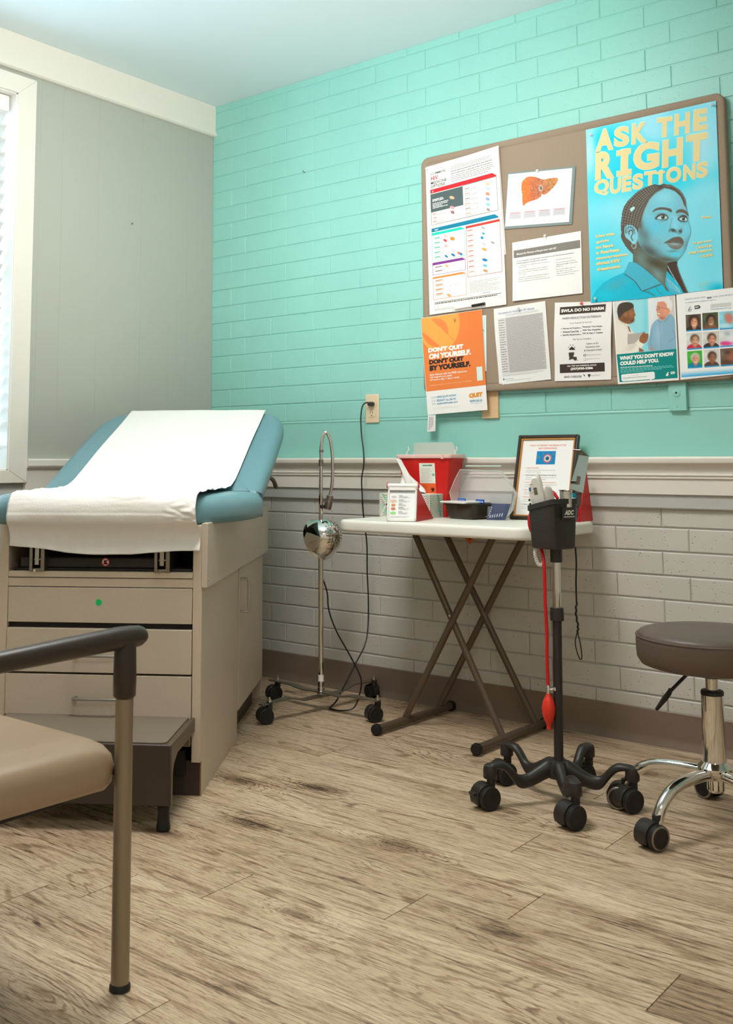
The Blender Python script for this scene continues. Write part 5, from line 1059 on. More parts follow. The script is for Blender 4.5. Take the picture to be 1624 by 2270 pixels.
# --- medicine options chart
Q = ((943, 371), (1106, 324), (1122, 675), (952, 698)); s = Sheet(*Q, d=.0055, curl=lambda u, v: .016*max(0, u-.55)*max(0, .5-v)*2+.001*sin(v*7)*u); s.base((238, 236, 226), 20)
U = s; _at = U.at; VM = ([0, .118, .155, .19, .222, .238, .27, .487, .512, .54, .725, .735, .812, .822, .838, .862, .955, .99, 1], [0, .064, .102, .128, .153, .161, .187, .400, .423, .448, .645, .654, .738, .751, .763, .79, .903, .975, 1])
U.at = lambda u, v: _at(u, float(np.interp(v, *VM)))
U.ut('COMMON', .07, .118, .265, .026, INKC, bold=.012); U.ut('HIV', .07, .155, .165, .028, (190, 40, 40), bold=.02); U.ut('MEDICINE', .065, .190, .275, .026, INKC, bold=.012); U.ut('OPTIONS', .065, .222, .255, .026, INKC, bold=.012); U.q(.305, .085, .308, .225, LG, 2)
U.lines(.34, .93, .075, .215, 9, MID, .28, .4, rs=3)
U.poly([U.at(.055, .238), U.at(.90, .238-.004), U.at(.955, .262), U.at(.955, .2705), U.at(.055, .270)], (214, 44, 52), 2); U.ut('SINGLE TABLET REGIMENS', .08, .262, .36, .012, WH, 3, .03)
U.q(.055, .275, .49, .400, (84, 98, 98), 2); U.ut('SYMTUZA', .08, .330, .23, .018, WH, 3, .04); U.lines(.08, .30, .338, .378, 4, WH, .5, .5, 3, rs=4)
for a, b_, c_, d_, col in ((.055, .275, .955, .505, (90, 84, 80)), (.055, .565, .50, .755, (60, 200, 170)), (.52, .550, .965, .930-.03, (196, 70, 60)), (.055, .772, .50, .842, (120, 70, 140)), (.055, .862, .50, .985-.02, (222, 150, 80))):
    if d_ > .9: d_ = d_ if a > .5 else .975
    if a > .5: d_ = .868
    if b_ == .862: d_ = .995-.02; b_ = .852; d_ = .972
    pass
def boxl(u0, v0, u1, v1, col, t=.003):
    U.q(u0, v0, u0+t*1.6, v1, col, 2); U.q(u1-t*1.6, v0, u1, v1, col, 2); U.q(u0, v1-t*.7, u1, v1, col, 2)
boxl(.055, .27, .955, .487, (90, 84, 80)); U.q(.49, .27, .955, .2725, (60, 190, 170), 2)
U.poly([U.at(.055, .512), U.at(.90, .508), U.at(.95, .530), U.at(.95, .538), U.at(.055, .540)], (24, 128, 158), 2); U.ut('MULTI-TABLET REGIMENS', .10, .533, .30, .011, WH, 3, .03)
U.poly([U.at(.055, .545), U.at(.45, .545), U.at(.49, .562), U.at(.055, .562)], (40, 205, 180), 2); boxl(.055, .55, .49, .725, (60, 205, 175))
U.q(.51, .548, .965, .562, (206, 66, 56), 2); boxl(.51, .55, .965, .862, (190, 60, 60))
U.poly([U.at(.055, .735), U.at(.45, .735), U.at(.49, .751), U.at(.055, .751)], (128, 62, 140), 2); boxl(.055, .74, .49, .812, (120, 70, 140))
U.poly([U.at(.055, .822), U.at(.45, .820), U.at(.49, .836), U.at(.055, .838)], (224, 142, 70), 2); boxl(.055, .83, .49, .955, (224, 150, 84))
for i in range(6):
    v = .295+i*.033; U.q(.515, v, .58, v+.005, (214, 150, 110) if i % 2 else (150, 120, 110), 2); U.lines(.515, .70, v+.008, v+.020, 2, MID, .3, .5, rs=i); U.q(.51, v+.027, .94, v+.0276, LG, 2)
for i in range(3):
    v = .412+i*.026; U.q(.08, v, .13, v+.005, (214, 120, 90), 2); U.lines(.08, .26, v+.008, v+.018, 2, MID, .3, .5, rs=i+9); U.q(.06, v+.022, .48, v+.0226, LG, 2)
for i in range(9):
    v = .575+i*.0315; U.q(.53, v, .60, v+.005, (206, 110, 80), 2); U.lines(.53, .70, v+.007, v+.017, 2, LG, .3, .5, rs=i+19); U.q(.52, v+.025, .95, v+.0256, LG, 2)
for i in range(5):
    v = .578+i*.030; U.q(.09, v, .16, v+.006, (70, 190, 150), 2); U.lines(.09, .24, v+.008, v+.014, 1, MID, .3, .5, rs=i+29)
for i in range(2): v = .762+i*.025; U.q(.09, v, .18, v+.006, (150, 120, 110), 2)
for i in range(4): v = .848+i*.025; U.q(.09, v, .18, v+.006, (214, 140, 90), 2); U.q(.09, v+.009, .16, v+.012, LG, 2)
U.lines(.53, .94, .885, .950, 8, LG, .3, .5, rs=41); U.q(.07, .964, .94, .966, MID, 2); U.lines(.07, .90, .9665, .9715, 1, INKC, .5, .1, rs=42); U.lines(.07, .33, .985, .992, 2, LG, .4, .3, rs=43)
for px, py, rx, ry, rot, c in ((1081.5, 408, 4.6, 3.2, 20, (216, 190, 150)), (1082, 418, 4.8, 3.3, 20, (178, 200, 205)), (1081.5, 430, 5, 3.4, 20, (216, 140, 110)), (1081.5, 441.5, 4.8, 3.3, 20, (140, 165, 200)), (1082, 453.5, 5, 3.4, 20, (140, 200, 204)), (1082.5, 465, 4.6, 2.8, 30, (170, 140, 136)), (1001.5, 438, 5.6, 3.2, 15, (226, 180, 140)), (1002, 460, 5.4, 3.2, 15, (232, 160, 164)), (1003, 470.5, 4.6, 3.2, 30, (160, 104, 104)), (1002.5, 482.5, 4.6, 3.2, 30, (222, 204, 204)),
    (986.5, 522, 5, 2.8, 25, (226, 190, 186)), (986.5, 533, 4.4, 2.6, 35, (208, 70, 66)), (1002.5, 529, 5.4, 4, 10, (240, 140, 60)), (988, 545, 4.2, 2.6, 25, (226, 176, 166)), (988, 557, 4.4, 3, 30, (220, 222, 220)), (1003, 554, 5, 2.6, 30, (205, 205, 205)), (989, 568, 4.4, 2, 35, (20, 120, 170)), (1004, 565, 5, 2.4, 30, (30, 120, 170)), (1017, 561, 4, 2.6, 25, (228, 110, 90)), (1021.5, 563, 3.4, 2.6, 25, (30, 130, 180)),
    (990, 589, 4, 2.8, 40, (230, 180, 120)), (990.5, 599.5, 2.6, 2.6, 0, (226, 226, 210)), (994.5, 629.5, 5, 2.6, 30, (222, 222, 224)), (1008, 628, 5, 2.6, 40, (222, 222, 224)), (995, 642.5, 4.4, 2.4, 30, (212, 214, 216)), (995, 654.5, 5.4, 3, 25, (214, 170, 120)),
    (1070.5, 505, 5, 1.8, 20, (170, 172, 170)), (1071, 517.5, 3.2, 2, 20, (50, 160, 190)), (1068, 527, 3.4, 3, 20, (20, 140, 190)), (1073.5, 530, 3.6, 2.6, 20, (215, 225, 228)), (1072, 540, 5, 2.6, 20, (200, 200, 202)), (1091.5, 537.5, 4.6, 1.8, 30, (150, 150, 152)), (1073, 552.5, 6, 3, 15, (232, 170, 100)), (1074, 565, 3, 2.6, 0, (225, 214, 208)), (1074, 576, 6, 3, 15, (30, 130, 186)), (1074.5, 588.5, 5, 2.8, 15, (110, 190, 222)), (1075.5, 600, 5.4, 2.6, 15, (200, 150, 90))):
    U.ell(px+.6, py+1.2, rx, ry, rot, (206, 202, 194), 2, 14); U.ell(px, py, rx, ry, rot, c, 3, 14)
U.ut('janssen', .70, .955+.005, .80, .007, (120, 150, 190), 3)
U.at = _at; ch = s.done('medicine_chart', 'tall white chart COMMON HIV MEDICINE OPTIONS with rows of coloured pills', 'poster')
s = Sheet((1080, 331), (1107, 324), (1121, 564), (1090, 567), d=.0016, curl=lambda u, v: .006*(1-v)*u); s.base((232, 228, 214), 10); s.done('spare_page', 'cream page sticking out from behind the tall medicine chart', 'sheet')
# marker pen tucked at the foot of the chart
mk = thing('marker_pen', 'white marker pen with a dark cap stuck across the foot of the tall medicine chart', 'pen', WP(1030, 680, -.042))
pa, pbb, pc = WP(1008, 684, -.042), WP(1046, 678, -.042), WP(1074, 673, -.042)
link('barrel', MB().tube([pa, pbb], .0042, 14), 'white_p', mk); link('cap', MB().tube([pbb, pc], .0050, 14), 'black', mk); link('pocket_clip', MB().tube([pbb-V3(0, .006, -.001), pc-V3(0, .006, -.001)], .0011, 6), 'black', mk)
link('tape', MB().add([WP(1000, 680, -.0385), WP(1042, 674, -.0385), WP(1044, 686, -.0385), WP(1002, 692, -.0385)], [(0, 1, 2, 3)]), 'tape', mk, smooth=False)['label'] = 'clear tape strip'

# --- liver sheet
Q = ((1125, 383), (1275, 368), (1267, 497), (1117, 508)); s = Sheet(*Q, d=.004); s.base((128, 142, 138))
s.q(.012, .03, .955, .955, (238, 238, 238), 1)
s.ut('THE STAGES OF LIVER DISEASE', .27, .085, .73, .022, (214, 200, 200), 2)
s.frame = None
f = lambda x, y_: (920+x/4.06, 200+y_/4.06)
liv = [(p.x, p.y) for p in catmull([(*f(x, y_), 0) for x, y_ in ((955, 880), (960, 830), (985, 795), (1020, 778), (1080, 780), (1125, 795), (1160, 803), (1210, 792), (1270, 788), (1286, 795), (1278, 830), (1240, 880), (1200, 920), (1160, 943), (1143, 935), (1130, 960), (1090, 985), (1040, 1000), (1000, 1018), (972, 1042), (964, 1000), (962, 940))], 3, True)]
gx = Paint(f(945, 770), f(1295, 770), f(1295, 1050), f(945, 1050), .9, (222, 120, 60)); n_ = gx.rg
gx.blob(*f(970, 900), 12, 30, (232, 120, 50), .9).blob(*f(1090, 900), 18, 30, (186, 104, 80), .9).blob(*f(1150, 860), 22, 26, (176, 110, 80), .8).blob(*f(1240, 840), 24, 22, (190, 136, 84), .9)
for k in range(130): x, y_ = n_.uniform(970, 1280), n_.uniform(785, 1020); gx.blob(*f(x, y_), 1.2, 1.0, (214, 164, 130) if x > 1040 else (240, 160, 80), .8)
for k in range(90): x, y_ = n_.uniform(1040, 1270), n_.uniform(785, 1000); gx.blob(*f(x, y_), 1.2, 1.0, (130, 76, 60), .6)
gx.blob(*f(1130, 882), 4.5, 7, (232, 226, 214), .95, 0, 2).blob(*f(1130, 872), 2.5, 1.8, (60, 56, 50), 1).blob(*f(1132, 888), 2.5, 2.4, (60, 56, 50), 1)
gx.stroke([f(1040, 790), f(1046, 1000)], .5, (140, 80, 60), .5, 1)
gx.mask = gx.sd(liv) < .3; s.paint(gx, 3)
for x0, y0, x1, y1 in ((905, 915, 908, 1090), (1058, 880, 1048, 1070), (1143, 960, 1140, 1070), (1313, 878, 1305, 1060)): s.poly([f(x0-1.5, y0), f(x0+1.5, y0), f(x1+1.5, y1), f(x1-1.5, y1)], (206, 206, 208), 2)
s.poly([f(1150, 880), f(1313, 876), f(1313, 879), f(1150, 883)], (206, 206, 208), 2)
for i in range(4):
    x = 843+i*132; yt = 1098-i*12; P4 = [f(x, yt), f(x+112, yt-9), f(x+110, yt+60), f(x-2, yt+68)]; s.poly(P4, (206, 204, 206), 2); s.poly([f(x+14, yt+8), f(x+96, yt+2), f(x+96, yt+9), f(x+14, yt+15)], (206, 150, 150), 3)
    for k in range(4): s.poly([f(x+8, yt+24+k*9), f(x+100, yt+17+k*9), f(x+100, yt+20+k*9), f(x+8, yt+27+k*9)], (182, 182, 186), 3)
s.lines(.10, .93, .86, .925, 2, (212, 212, 212), .25, .3, rs=5)
s.done('liver_sheet', 'laminated sheet with an orange liver picture pinned beside the medicine chart', 'sheet', 'gloss')
# --- message sheet
Q = ((1135, 538), (1287, 512), (1291, 650), (1137, 668)); s = Sheet(*Q, d=.003, curl=lambda u, v: .004*v*v*(1-u*.5)); s.base((236, 234, 228))
s.q(.02, .14, .985, .27, (132, 126, 118), 1); s.ut('Message for Partners of People Living with HIV', .06, .235, .64, .042, WH, 2, .02, .15)
for i, (t, e) in enumerate((('Are you interested in starting a family? Concerned? Not sure? Then think about preventing or', .90), ('achieving pregnancy or parenthood are important.', .50))): s.ut(t, .06, .345+i*.038, e, .022, INKC, 2, .012)
for i, (t, v) in enumerate((('It is possible to have a healthy family even if your partner is', .425), ('living with HIV.', .455), ('Talk to your provider about whether or not you would like to', .505), ('have a family. Your health care providers can support you to', .538), ('reach your goal.', .570), ('If your partner is taking HIV medicine, taking HIV medicine as', .625), ('directed is an important and best important way for your', .658), ('partner to stay healthy and to lower the risk of passing on HIV.', .691))): s.ut(t, .085, v, .085+.0071*len(t), .019, (80, 78, 74), 2)
for i, (t, v) in enumerate((('Do you know your HIV status?', .415), ('If you are HIV-positive, effective', .462), ('treatment is available. You can live a', .495), ('healthy life.', .528), ('If you are HIV-negative, there are', .575), ('many effective ways to remain', .608), ('negative. Your health care provider can', .641), ('talk with you about your options.', .674))): s.ut(t, .63, v, .63+.0082*len(t), .019, (80, 78, 74), 2)
s.done('message_sheet', 'white sheet with a grey title bar, Message for Partners, pinned under the liver sheet', 'sheet')
# --- vaccination sheet
Q = ((1094, 685), (1208, 667), (1221, 841), (1105, 853)); s = Sheet(*Q, d=.003, curl=lambda u, v: .003*sin(v*5)*(1-u)); s.base((232, 230, 224))
s.ut('Vaccinations for Adults with HIV Infection', .08, .085, .78, .030, (80, 120, 170), 2); s.lines(.22, .88, .095, .125, 2, LG, .35, .2, rs=10)
s.q(.075, .14, .935, .86, (196, 192, 186), 1); s.q(.08, .143, .215, .857, (216, 214, 208), 2)
s.lines(.225, .93, .145, .855, 38, (160, 156, 150), .34, .12, 3, rs=11); s.lines(.085, .20, .15, .85, 22, (150, 146, 140), .36, .4, 3, rs=12); s.lines(.08, .90, .87, .90, 3, LG, .35, .3, rs=13)
s.ell(*s.at(.095, .935), 1.6, 1.8, 0, (20, 120, 110), 2); s.ut('immunize.org', .12, .945, .28, .016, (70, 130, 140), 2); s.lines(.14, .62, .955, .965, 1, LG, .5, .1, rs=14)
s.done('vaccination_sheet', 'white sheet full of small print, Vaccinations for Adults, between orange poster and black-barred flyer', 'sheet')
# --- harm reduction flyer
f = lambda x, y_: (1220+x/10.827, 660+y_/10.827)
Q = (f(100, 118), f(1472, 80), f(1452, 1965), f(98, 2005)); s = Sheet(*Q, d=.003, curl=lambda u, v: .006*(1-cos(v*2*pi*1.1))*.5); s.base((236, 233, 228), 24)
ft = lambda t, x0, y0, x1, y1, h, c=INKC, L=3, b=0., sh=0.: s.text(t, *f(x0, y0), *f(x1, y1), h/10.827, c, L, b, 0, sh)
s.poly([f(230, 230), f(1325, 152), f(1312, 335), f(220, 412)], (70, 58, 50), 2); ft('SWLA DO NO HARM', 258, 360, 1280, 290, 78, WH, 4, .05)
ft('HARM REDUCTION OUTREACH', 295, 528, 1212, 470, 50); ft('Free Supplies & Services', 478, 640, 1005, 605, 42, MID)
for i, (a, b_) in enumerate((('Narcan & Training', 'Fentanyl Test Strips'), ('Wound Care Kits', 'Safe Sex Supplies'), ('Sterile Equipment', 'HIV & Hep C Testing'))):
    y0 = 772+i*78; ft(a, 310, y0, 310+(408, 385, 412)[i], y0-20, 44, INKC, 3, .02); ft(b_, 785, y0-42, 785+(465, 435, 490)[i], y0-62, 44, INKC, 3, .02)
    for xx, yy in ((272, y0-18), (745, y0-38)): s.ell(*f(xx, yy), .9, .9, 0, INKC, 3, 8)
ft('Mail Service Available!', 555, 1022, 990, 1000, 36, MID)
s.poly([f(x, y_) for x, y_ in ((448, 1262), (470, 1222), (505, 1195), (525, 1165), (545, 1192), (585, 1215), (612, 1262), (580, 1245), (550, 1262), (520, 1245), (490, 1262), (470, 1248))], INKC, 3)
for x, y_ in ((492, 1142), (550, 1140), (450, 1192), (596, 1188)): s.ell(*f(x, y_), .9, 1.4, 0, INKC, 3, 8)
s.poly([f(x, y_) for x, y_ in ((446, 1318), (578, 1312), (575, 1350), (555, 1390), (560, 1422), (630, 1420), (640, 1455), (625, 1475), (668, 1510), (620, 1495), (600, 1515), (575, 1505), (555, 1475), (520, 1470), (480, 1490), (445, 1488), (458, 1440), (445, 1370))], (74, 64, 54), 3)
ft('Follow us for', 875, 1130, 1168, 1108, 40); ft('Education, Info', 858, 1210, 1195, 1190, 40); ft('& Outreach Sched', 815, 1288, 1232, 1262, 40)
s.poly([f(805, 1362), f(855, 1355), f(850, 1405), f(802, 1408)], INKC, 3); s.ell(*f(829, 1383), 1.2, 1.8, 10, WH, 4, 12); ft('SWLA Do No Harm', 872, 1395, 1210, 1375, 28, LG); s.ell(*f(820, 1478), 2.6, 2.8, 0, LG, 3, 16); s.ell(*f(820, 1478), 2.0, 2.2, 0, WH, 4, 16); ft('@swla.do.no.harm', 865, 1488, 1190, 1470, 28, LG)
s.poly([f(222, 1600), f(1298, 1556), f(1298, 1768), f(222, 1810)], (66, 52, 46), 2); ft('CALL / TEXT OUR CONFIDENTIAL HOTLINE', 400, 1660, 1100, 1632, 36, WH, 4, .03); ft('(337)930-2286', 482, 1752, 1018, 1728, 72, WH, 4, .05)
ft('#END OVERDOSE', 325, 1930, 740, 1918, 52, INKC, 3, .01); s.poly([f(780, 1845), f(800, 1838), f(830, 1880), f(815, 1888)], INKC, 3); s.ell(*f(925, 1855), 3.4, 2.2, 0, INKC, 3, 10); s.poly([f(912, 1860), f(938, 1860), f(942, 1905), f(908, 1907)], INKC, 3); ft('PennClinical', 975, 1885, 1180, 1872, 36, LG)
s.done('outreach_flyer', 'white flyer SWLA DO NO HARM with two dark bars, pinned with a red pin', 'flyer')
# --- doctor poster
f = lambda x, y_: (1350+x/5.927, 640+y_/5.927)
Q = (f(40, 165), f(862, 70), f(915, 1200), f(112, 1255)); s = Sheet(*Q, d=.0028); s.base((238, 236, 230))
g = Paint(f(58, 172), f(848, 82), f(880, 790), f(96, 860), 1.05, (222, 226, 224)).frame(1350, 640, 5.927)
g.poly([(230, 150), (510, 120), (520, 830), (260, 850)], (150, 218, 226), 14).blob(480, 400, 40, 400, (120, 208, 222), .8).poly([(505, 120), (580, 110), (600, 800), (530, 830)], (226, 228, 228), 6).blob(80, 250, 26, 200, (214, 214, 208), .8).poly([(790, 80), (880, 80), (880, 420), (800, 380)], (206, 202, 196), 10)
coat = [(60, 420), (120, 400), (180, 430), (250, 470), (320, 580), (400, 590), (400, 680), (440, 720), (380, 820), (95, 870)]
g.poly(coat, (232, 226, 212), 6, sm=2).stroke([(120, 400), (200, 470), (250, 560), (240, 640)], 6, (190, 182, 164), .8).poly([(235, 480), (262, 500), (285, 575), (262, 560)], (110, 96, 84), 4).blob(300, 760, 90, 40, (208, 198, 180), .7, -30)
g.poly([(240, 595), (430, 575), (400, 650), (330, 720), (240, 735)], (178, 170, 160), 3)
hd = [(120, 370), (150, 300), (180, 230), (290, 230), (320, 260), (330, 310), (345, 345), (330, 370), (328, 410), (300, 450), (240, 465), (160, 430), (120, 395)]
g.poly(hd, (142, 96, 62), 4, sm=2).blob(290, 330, 26, 50, (168, 118, 80), .7).blob(210, 400, 60, 40, (112, 74, 48), .8).stroke([(312, 285), (326, 290)], 6, (60, 44, 36)).stroke([(318, 392), (332, 394)], 6, (110, 60, 46)).blob(306, 420, 24, 22, (80, 54, 40), .7).blob(215, 345, 16, 26, (170, 120, 84), .8)
g.poly([(105, 330), (105, 260), (130, 205), (190, 178), (270, 180), (315, 205), (320, 250), (290, 262), (250, 290), (200, 310), (150, 370), (125, 385)], (74, 64, 54), 5, sm=2)
g.poly([(400, 640), (430, 590), (458, 560), (470, 590), (510, 590), (512, 640), (490, 700), (430, 725), (395, 690)], (150, 98, 62), 4, sm=2).stroke([(450, 600), (500, 610)], 4, (100, 62, 40)).stroke([(455, 630), (508, 640)], 4, (100, 62, 40)).poly([(385, 690), (460, 730), (350, 830), (300, 840)], (232, 226, 212), 6).poly([(390, 770), (440, 800), (460, 825), (390, 830)], (150, 98, 62), 4)
sh_ = [(640, 400), (700, 420), (790, 330), (850, 380), (880, 520), (880, 800), (520, 815), (530, 620), (560, 470)]
g.poly(sh_, (136, 176, 196), 5, sm=2).blob(640, 600, 40, 160, (160, 196, 212), .7).stroke([(655, 430), (670, 600), (680, 800)], 5, (104, 146, 170), .8).stroke([(560, 560), (540, 700), (560, 790)], 9, (104, 146, 168), .7).stroke([(830, 540), (860, 640), (780, 700)], 9, (104, 146, 168), .7).stroke([(630, 405), (660, 440), (700, 425)], 6, (96, 134, 158)).stroke([(790, 335), (760, 400), (720, 440)], 6, (96, 134, 158)).blob(560, 790, 40, 20, (190, 140, 120), .7)
g.poly([(640, 170), (700, 150), (780, 150), (815, 210), (800, 300), (760, 360), (700, 410), (650, 375), (628, 350), (625, 300), (612, 290), (625, 240), (630, 200)], (214, 148, 118), 4, sm=2).blob(740, 300, 40, 50, (226, 160, 126), .7).blob(690, 390, 40, 24, (170, 104, 80), .8).poly([(628, 315), (670, 322), (650, 340)], (240, 236, 228), 3).stroke([(625, 308), (675, 316)], 4, (130, 70, 56))
g.poly([(640, 165), (690, 125), (760, 120), (820, 170), (826, 240), (800, 300), (790, 260), (760, 250), (750, 200), (710, 165), (650, 175)], (226, 224, 218), 5, sm=2).stroke([(605, 242), (650, 236), (655, 262), (640, 272), (618, 264)], 5, (70, 60, 56)).stroke([(655, 245), (760, 262)], 4, (90, 76, 68)).blob(762, 280, 12, 20, (226, 150, 120), .9)
s.paint(g, 1)
s.poly([f(96, 864), f(880, 790), f(898, 1172), f(136, 1228)], (12, 134, 128), 2)
ft = lambda t, x0, y0, x1, y1, h, c=WH, L=3, b=.02: s.text(t, *f(x0, y0), *f(x1, y1), h/5.927, c, L, b)
ft('WHAT YOU DON\'T KNOW', 135, 942, 848, 880, 54, b=.07); ft('COULD HELP YOU.', 142, 1010, 650, 966, 52, b=.07)
for k, (x1, c) in enumerate(((575, WH), (830, (120, 200, 196)), (858, (120, 200, 196)), (700, (120, 200, 196)), (455, (120, 200, 196)))):
    y0 = 1032+k*17; n = 14
    for j in range(n):
        a = 148+(x1-148)*j/n; b_ = 148+(x1-148)*(j+.8)/n; sl_ = -.062; s.poly([f(a, y0+(a-148)*sl_), f(b_, y0+(b_-148)*sl_), f(b_, y0+8+(b_-148)*sl_), f(a, y0+8+(a-148)*sl_)], c, 3)
s.poly([f(x, y_) for x, y_ in ((156, 1140), (170, 1126), (580, 1090), (596, 1104), (600, 1172), (586, 1186), (560, 1188), (540, 1210), (535, 1190), (180, 1218), (162, 1205))], (238, 240, 236), 3); ft('ClinicalResearchTrials.nih.gov', 178, 1190, 500, 1162, 22, (110, 120, 120), 4, 0.); ft('To learn more visit', 285, 1146, 385, 1138, 12, LG, 4, 0.)
s.poly([f(740, 1140), f(765, 1100), f(785, 1092), (f(770, 1120)), f(785, 1125), f(765, 1150)], WH, 3); s.poly([f(806, 1092), f(852, 1086), f(866, 1100), f(852, 1118), f(808, 1122)], WH, 3); ft('NIH', 814, 1112, 846, 1108, 14, (12, 134, 128), 4, .02)
s.done('clinic_poster', 'poster of two people talking over a teal panel, WHAT YOU DON\'T KNOW COULD HELP YOU', 'poster', 'gloss')
# --- portraits poster
Q = (f(880, 72), f(1740, -28), f(1790, 1110), f(935, 1198)); s = Sheet(*Q, d=.0034); s.base((236, 236, 232))
g = Paint(f(940, 1075), f(1735, 1010), f(1745, 1105), f(945, 1165), 2, (236, 236, 232)).frame(1350, 640, 5.927); X_, Y_ = g.lc(); tt_ = np.clip((Y_-(1085-(X_-940)*.075))/75, 0, 1)**1.3; g.C = g.C*(1-tt_[..., None])+np.array((60, 170, 225))*tt_[..., None]; s.paint(g, 1)
ft('Learn how you', 995, 158, 1262, 124, 32, (150, 164, 184), 3, 0.); ft('too', 1282, 134, 1345, 126, 26, (50, 70, 110), 3, .03); ft('can participate', 1362, 124, 1660, 88, 32, (150, 164, 184), 3, 0.); ft('in tomorrow\'s medical progress...', 1000, 196, 1420, 152, 20, (90, 140, 180), 3, 0.)
for r_, c in ((7.6, (206, 210, 214)), (6.8, (236, 236, 232))): s.ell(*f(1040, 262), r_, r_*.98, 0, c, 3 if r_ > 7 else 4, 22)
s.poly([f(1030, 285), f(1050, 245), f(1075, 232), f(1062, 262), f(1078, 268), f(1052, 298)], (150, 160, 170), 5); s.poly([f(1118, 225), f(1178, 216), f(1200, 240), f(1180, 262), f(1122, 270)], (70, 66, 70), 3); ft('NIH', 1128, 256, 1172, 250, 20, WH, 4, .03)
for k in range(4): s.poly([f(1330, 205+k*13), f(1600, 184+k*13), f(1600, 188+k*13), f(1330, 209+k*13)], LG, 3)
ft('ClinicalResearchTrials', 1330, 280, 1600, 258, 18, (90, 150, 190), 3, 0.)
PPL = [((1002, 345, 1200, 565), (96, 84, 70), (66, 48, 38), (216, 150, 112), (60, 50, 40), 1), ((1220, 322, 1425, 550), (80, 84, 56), (36, 32, 28), (160, 110, 80), (120, 84, 60), 0), ((1440, 305, 1640, 540), (130, 206, 222), (200, 130, 110), (196, 124, 104), (190, 224, 232), 2),
       ((1012, 585, 1212, 805), (206, 206, 198), (96, 76, 58), (198, 150, 116), (196, 50, 70), 0), ((1230, 570, 1440, 788), (204, 200, 190), (70, 56, 44), (206, 140, 112), (60, 58, 56), 0), ((1450, 545, 1650, 770), (206, 208, 206), (160, 170, 176), (214, 224, 226), (226, 50, 130), 2),
       ((1022, 825, 1215, 1050), (60, 170, 50), (196, 194, 190), (214, 150, 120), (20, 130, 170), 0), ((1240, 805, 1440, 1035), (210, 206, 198), (66, 52, 42), (150, 100, 72), (90, 70, 60), 0), ((1455, 790, 1655, 1022), (110, 90, 74), (70, 52, 42), (150, 96, 74), (90, 60, 50), 2)]
for (x0, y0, x1, y1), bgc, hc, fc, cc_, kd in PPL:
    sl_ = -.075*(x1-x0); g = Paint(f(x0, y0), f(x1, y0+sl_), f(x1+8, y1+sl_), f(x0+8, y1), 1.1, bgc).frame(1350, 640, 5.927)
    mx, my = (x0+x1)/2+10, (y0+y1)/2-8; g.blob(x0+30, y0+60, 40, 40, tuple(min(255, v+30) for v in bgc), .6)
    if kd < 2:
        g.poly([(x0, y1), (x0+20, y1-50), (mx-40, y1-78), (mx+45, y1-78), (x1-10, y1-50), (x1+10, y1)], cc_, 6, sm=2)
        g.blob(mx, my-26, 62 if kd == 0 else 78, 66 if kd == 0 else 90, hc, 1, pw=4); g.blob(mx+3, my+60, 24, 30, tuple(int(v*.8) for v in fc), 1, pw=3); g.blob(mx+4, my+2, 45, 66, fc, 1, pw=4); g.blob(mx+20, my, 20, 50, tuple(min(255, v+26) for v in fc), .7)
        for dx in (-19, 22): g.blob(mx+dx, my-14, 9, 5, (50, 36, 30), .95, pw=2); g.stroke([(mx+dx-11, my-28), (mx+dx+10, my-28)], 4, hc, .8)
        g.stroke([(mx+2, my-5), (mx+6, my+14)], 5, tuple(int(v*.75) for v in fc), .7); g.stroke([(mx-15, my+33), (mx+4, my+38), (mx+22, my+32)], 8, (236, 226, 216) if bgc[1] < 100 or bgc[1] > 160 and hc[0] > 150 else (150, 70, 60), .9)
    else:
        g.blob(mx+20, my-30, 60, 70, fc, .95, pw=2).blob(mx-30, my+70, 90, 30, cc_, .9, pw=2).blob(mx-10, my-60, 40, 30, hc, .8).blob(mx+40, my+10, 40, 34, (min(255, fc[0]+20), fc[1], fc[2]), .7)
    g.stroke([(x0+4, y1-6), (x1+6, y1-6+sl_)], 22, (40, 150, 200), 1, 3, 0); s.paint(g, 2)
s.done('portraits_poster', 'white poster with a grid of small portraits at the board\'s lower right corner', 'poster', 'gloss')
# --- orange poster
f = lambda x, y_: (920+x/4.776, 650+y_/4.776)
Q = (f(62, 265), f(705, 170), f(762, 1235), f(130, 1288)); s = Sheet(*Q, d=.0042, curl=lambda u, v: .0015*sin(v*4)); s.base((240, 238, 232))
g = Paint(f(63, 268), f(704, 173), f(750, 972), f(118, 1042), 1.4, (232, 130, 66)).frame(920, 650, 4.776)
LO = (232, 164, 78); ringo = [(62, 268), (435, 218), (470, 290), (475, 400), (455, 540), (380, 470), (180, 290), (75, 330)]
circ = [(250+225*cos(t)*.98, 320+300*sin(t)) for t in [2*pi*k/40 for k in range(40)]]
g.poly(circ, LO, 3).poly([(180, 285), (230, 268), (300, 290), (345, 360), (350, 435), (300, 390)], (232, 134, 70), 3, sm=3).poly([(70, 420), (120, 440), (190, 500), (262, 565), (180, 560), (110, 500)], (232, 130, 66), 3, sm=3).stroke([(200, 300), (350, 440), (450, 535)], 6, (232, 136, 70), 1, 3, 0).blob(640, 300, 120, 300, (228, 122, 62), .6)
s.paint(g, 1)
ft = lambda t, x0, y0, x1, y1, h, c=WH, L=3, b=.02: s.text(t, *f(x0, y0), *f(x1, y1), h/4.776, c, L, b)
ft('DON\'T QUIT', 140, 640, 512, 594, 58, b=.07); ft('ON YOURSELF.', 148, 702, 592, 650, 58, b=.07); ft('DON\'T QUIT', 150, 765, 515, 722, 58, INKC, b=.07); ft('BY YOURSELF.', 155, 826, 588, 775, 58, INKC, b=.07)
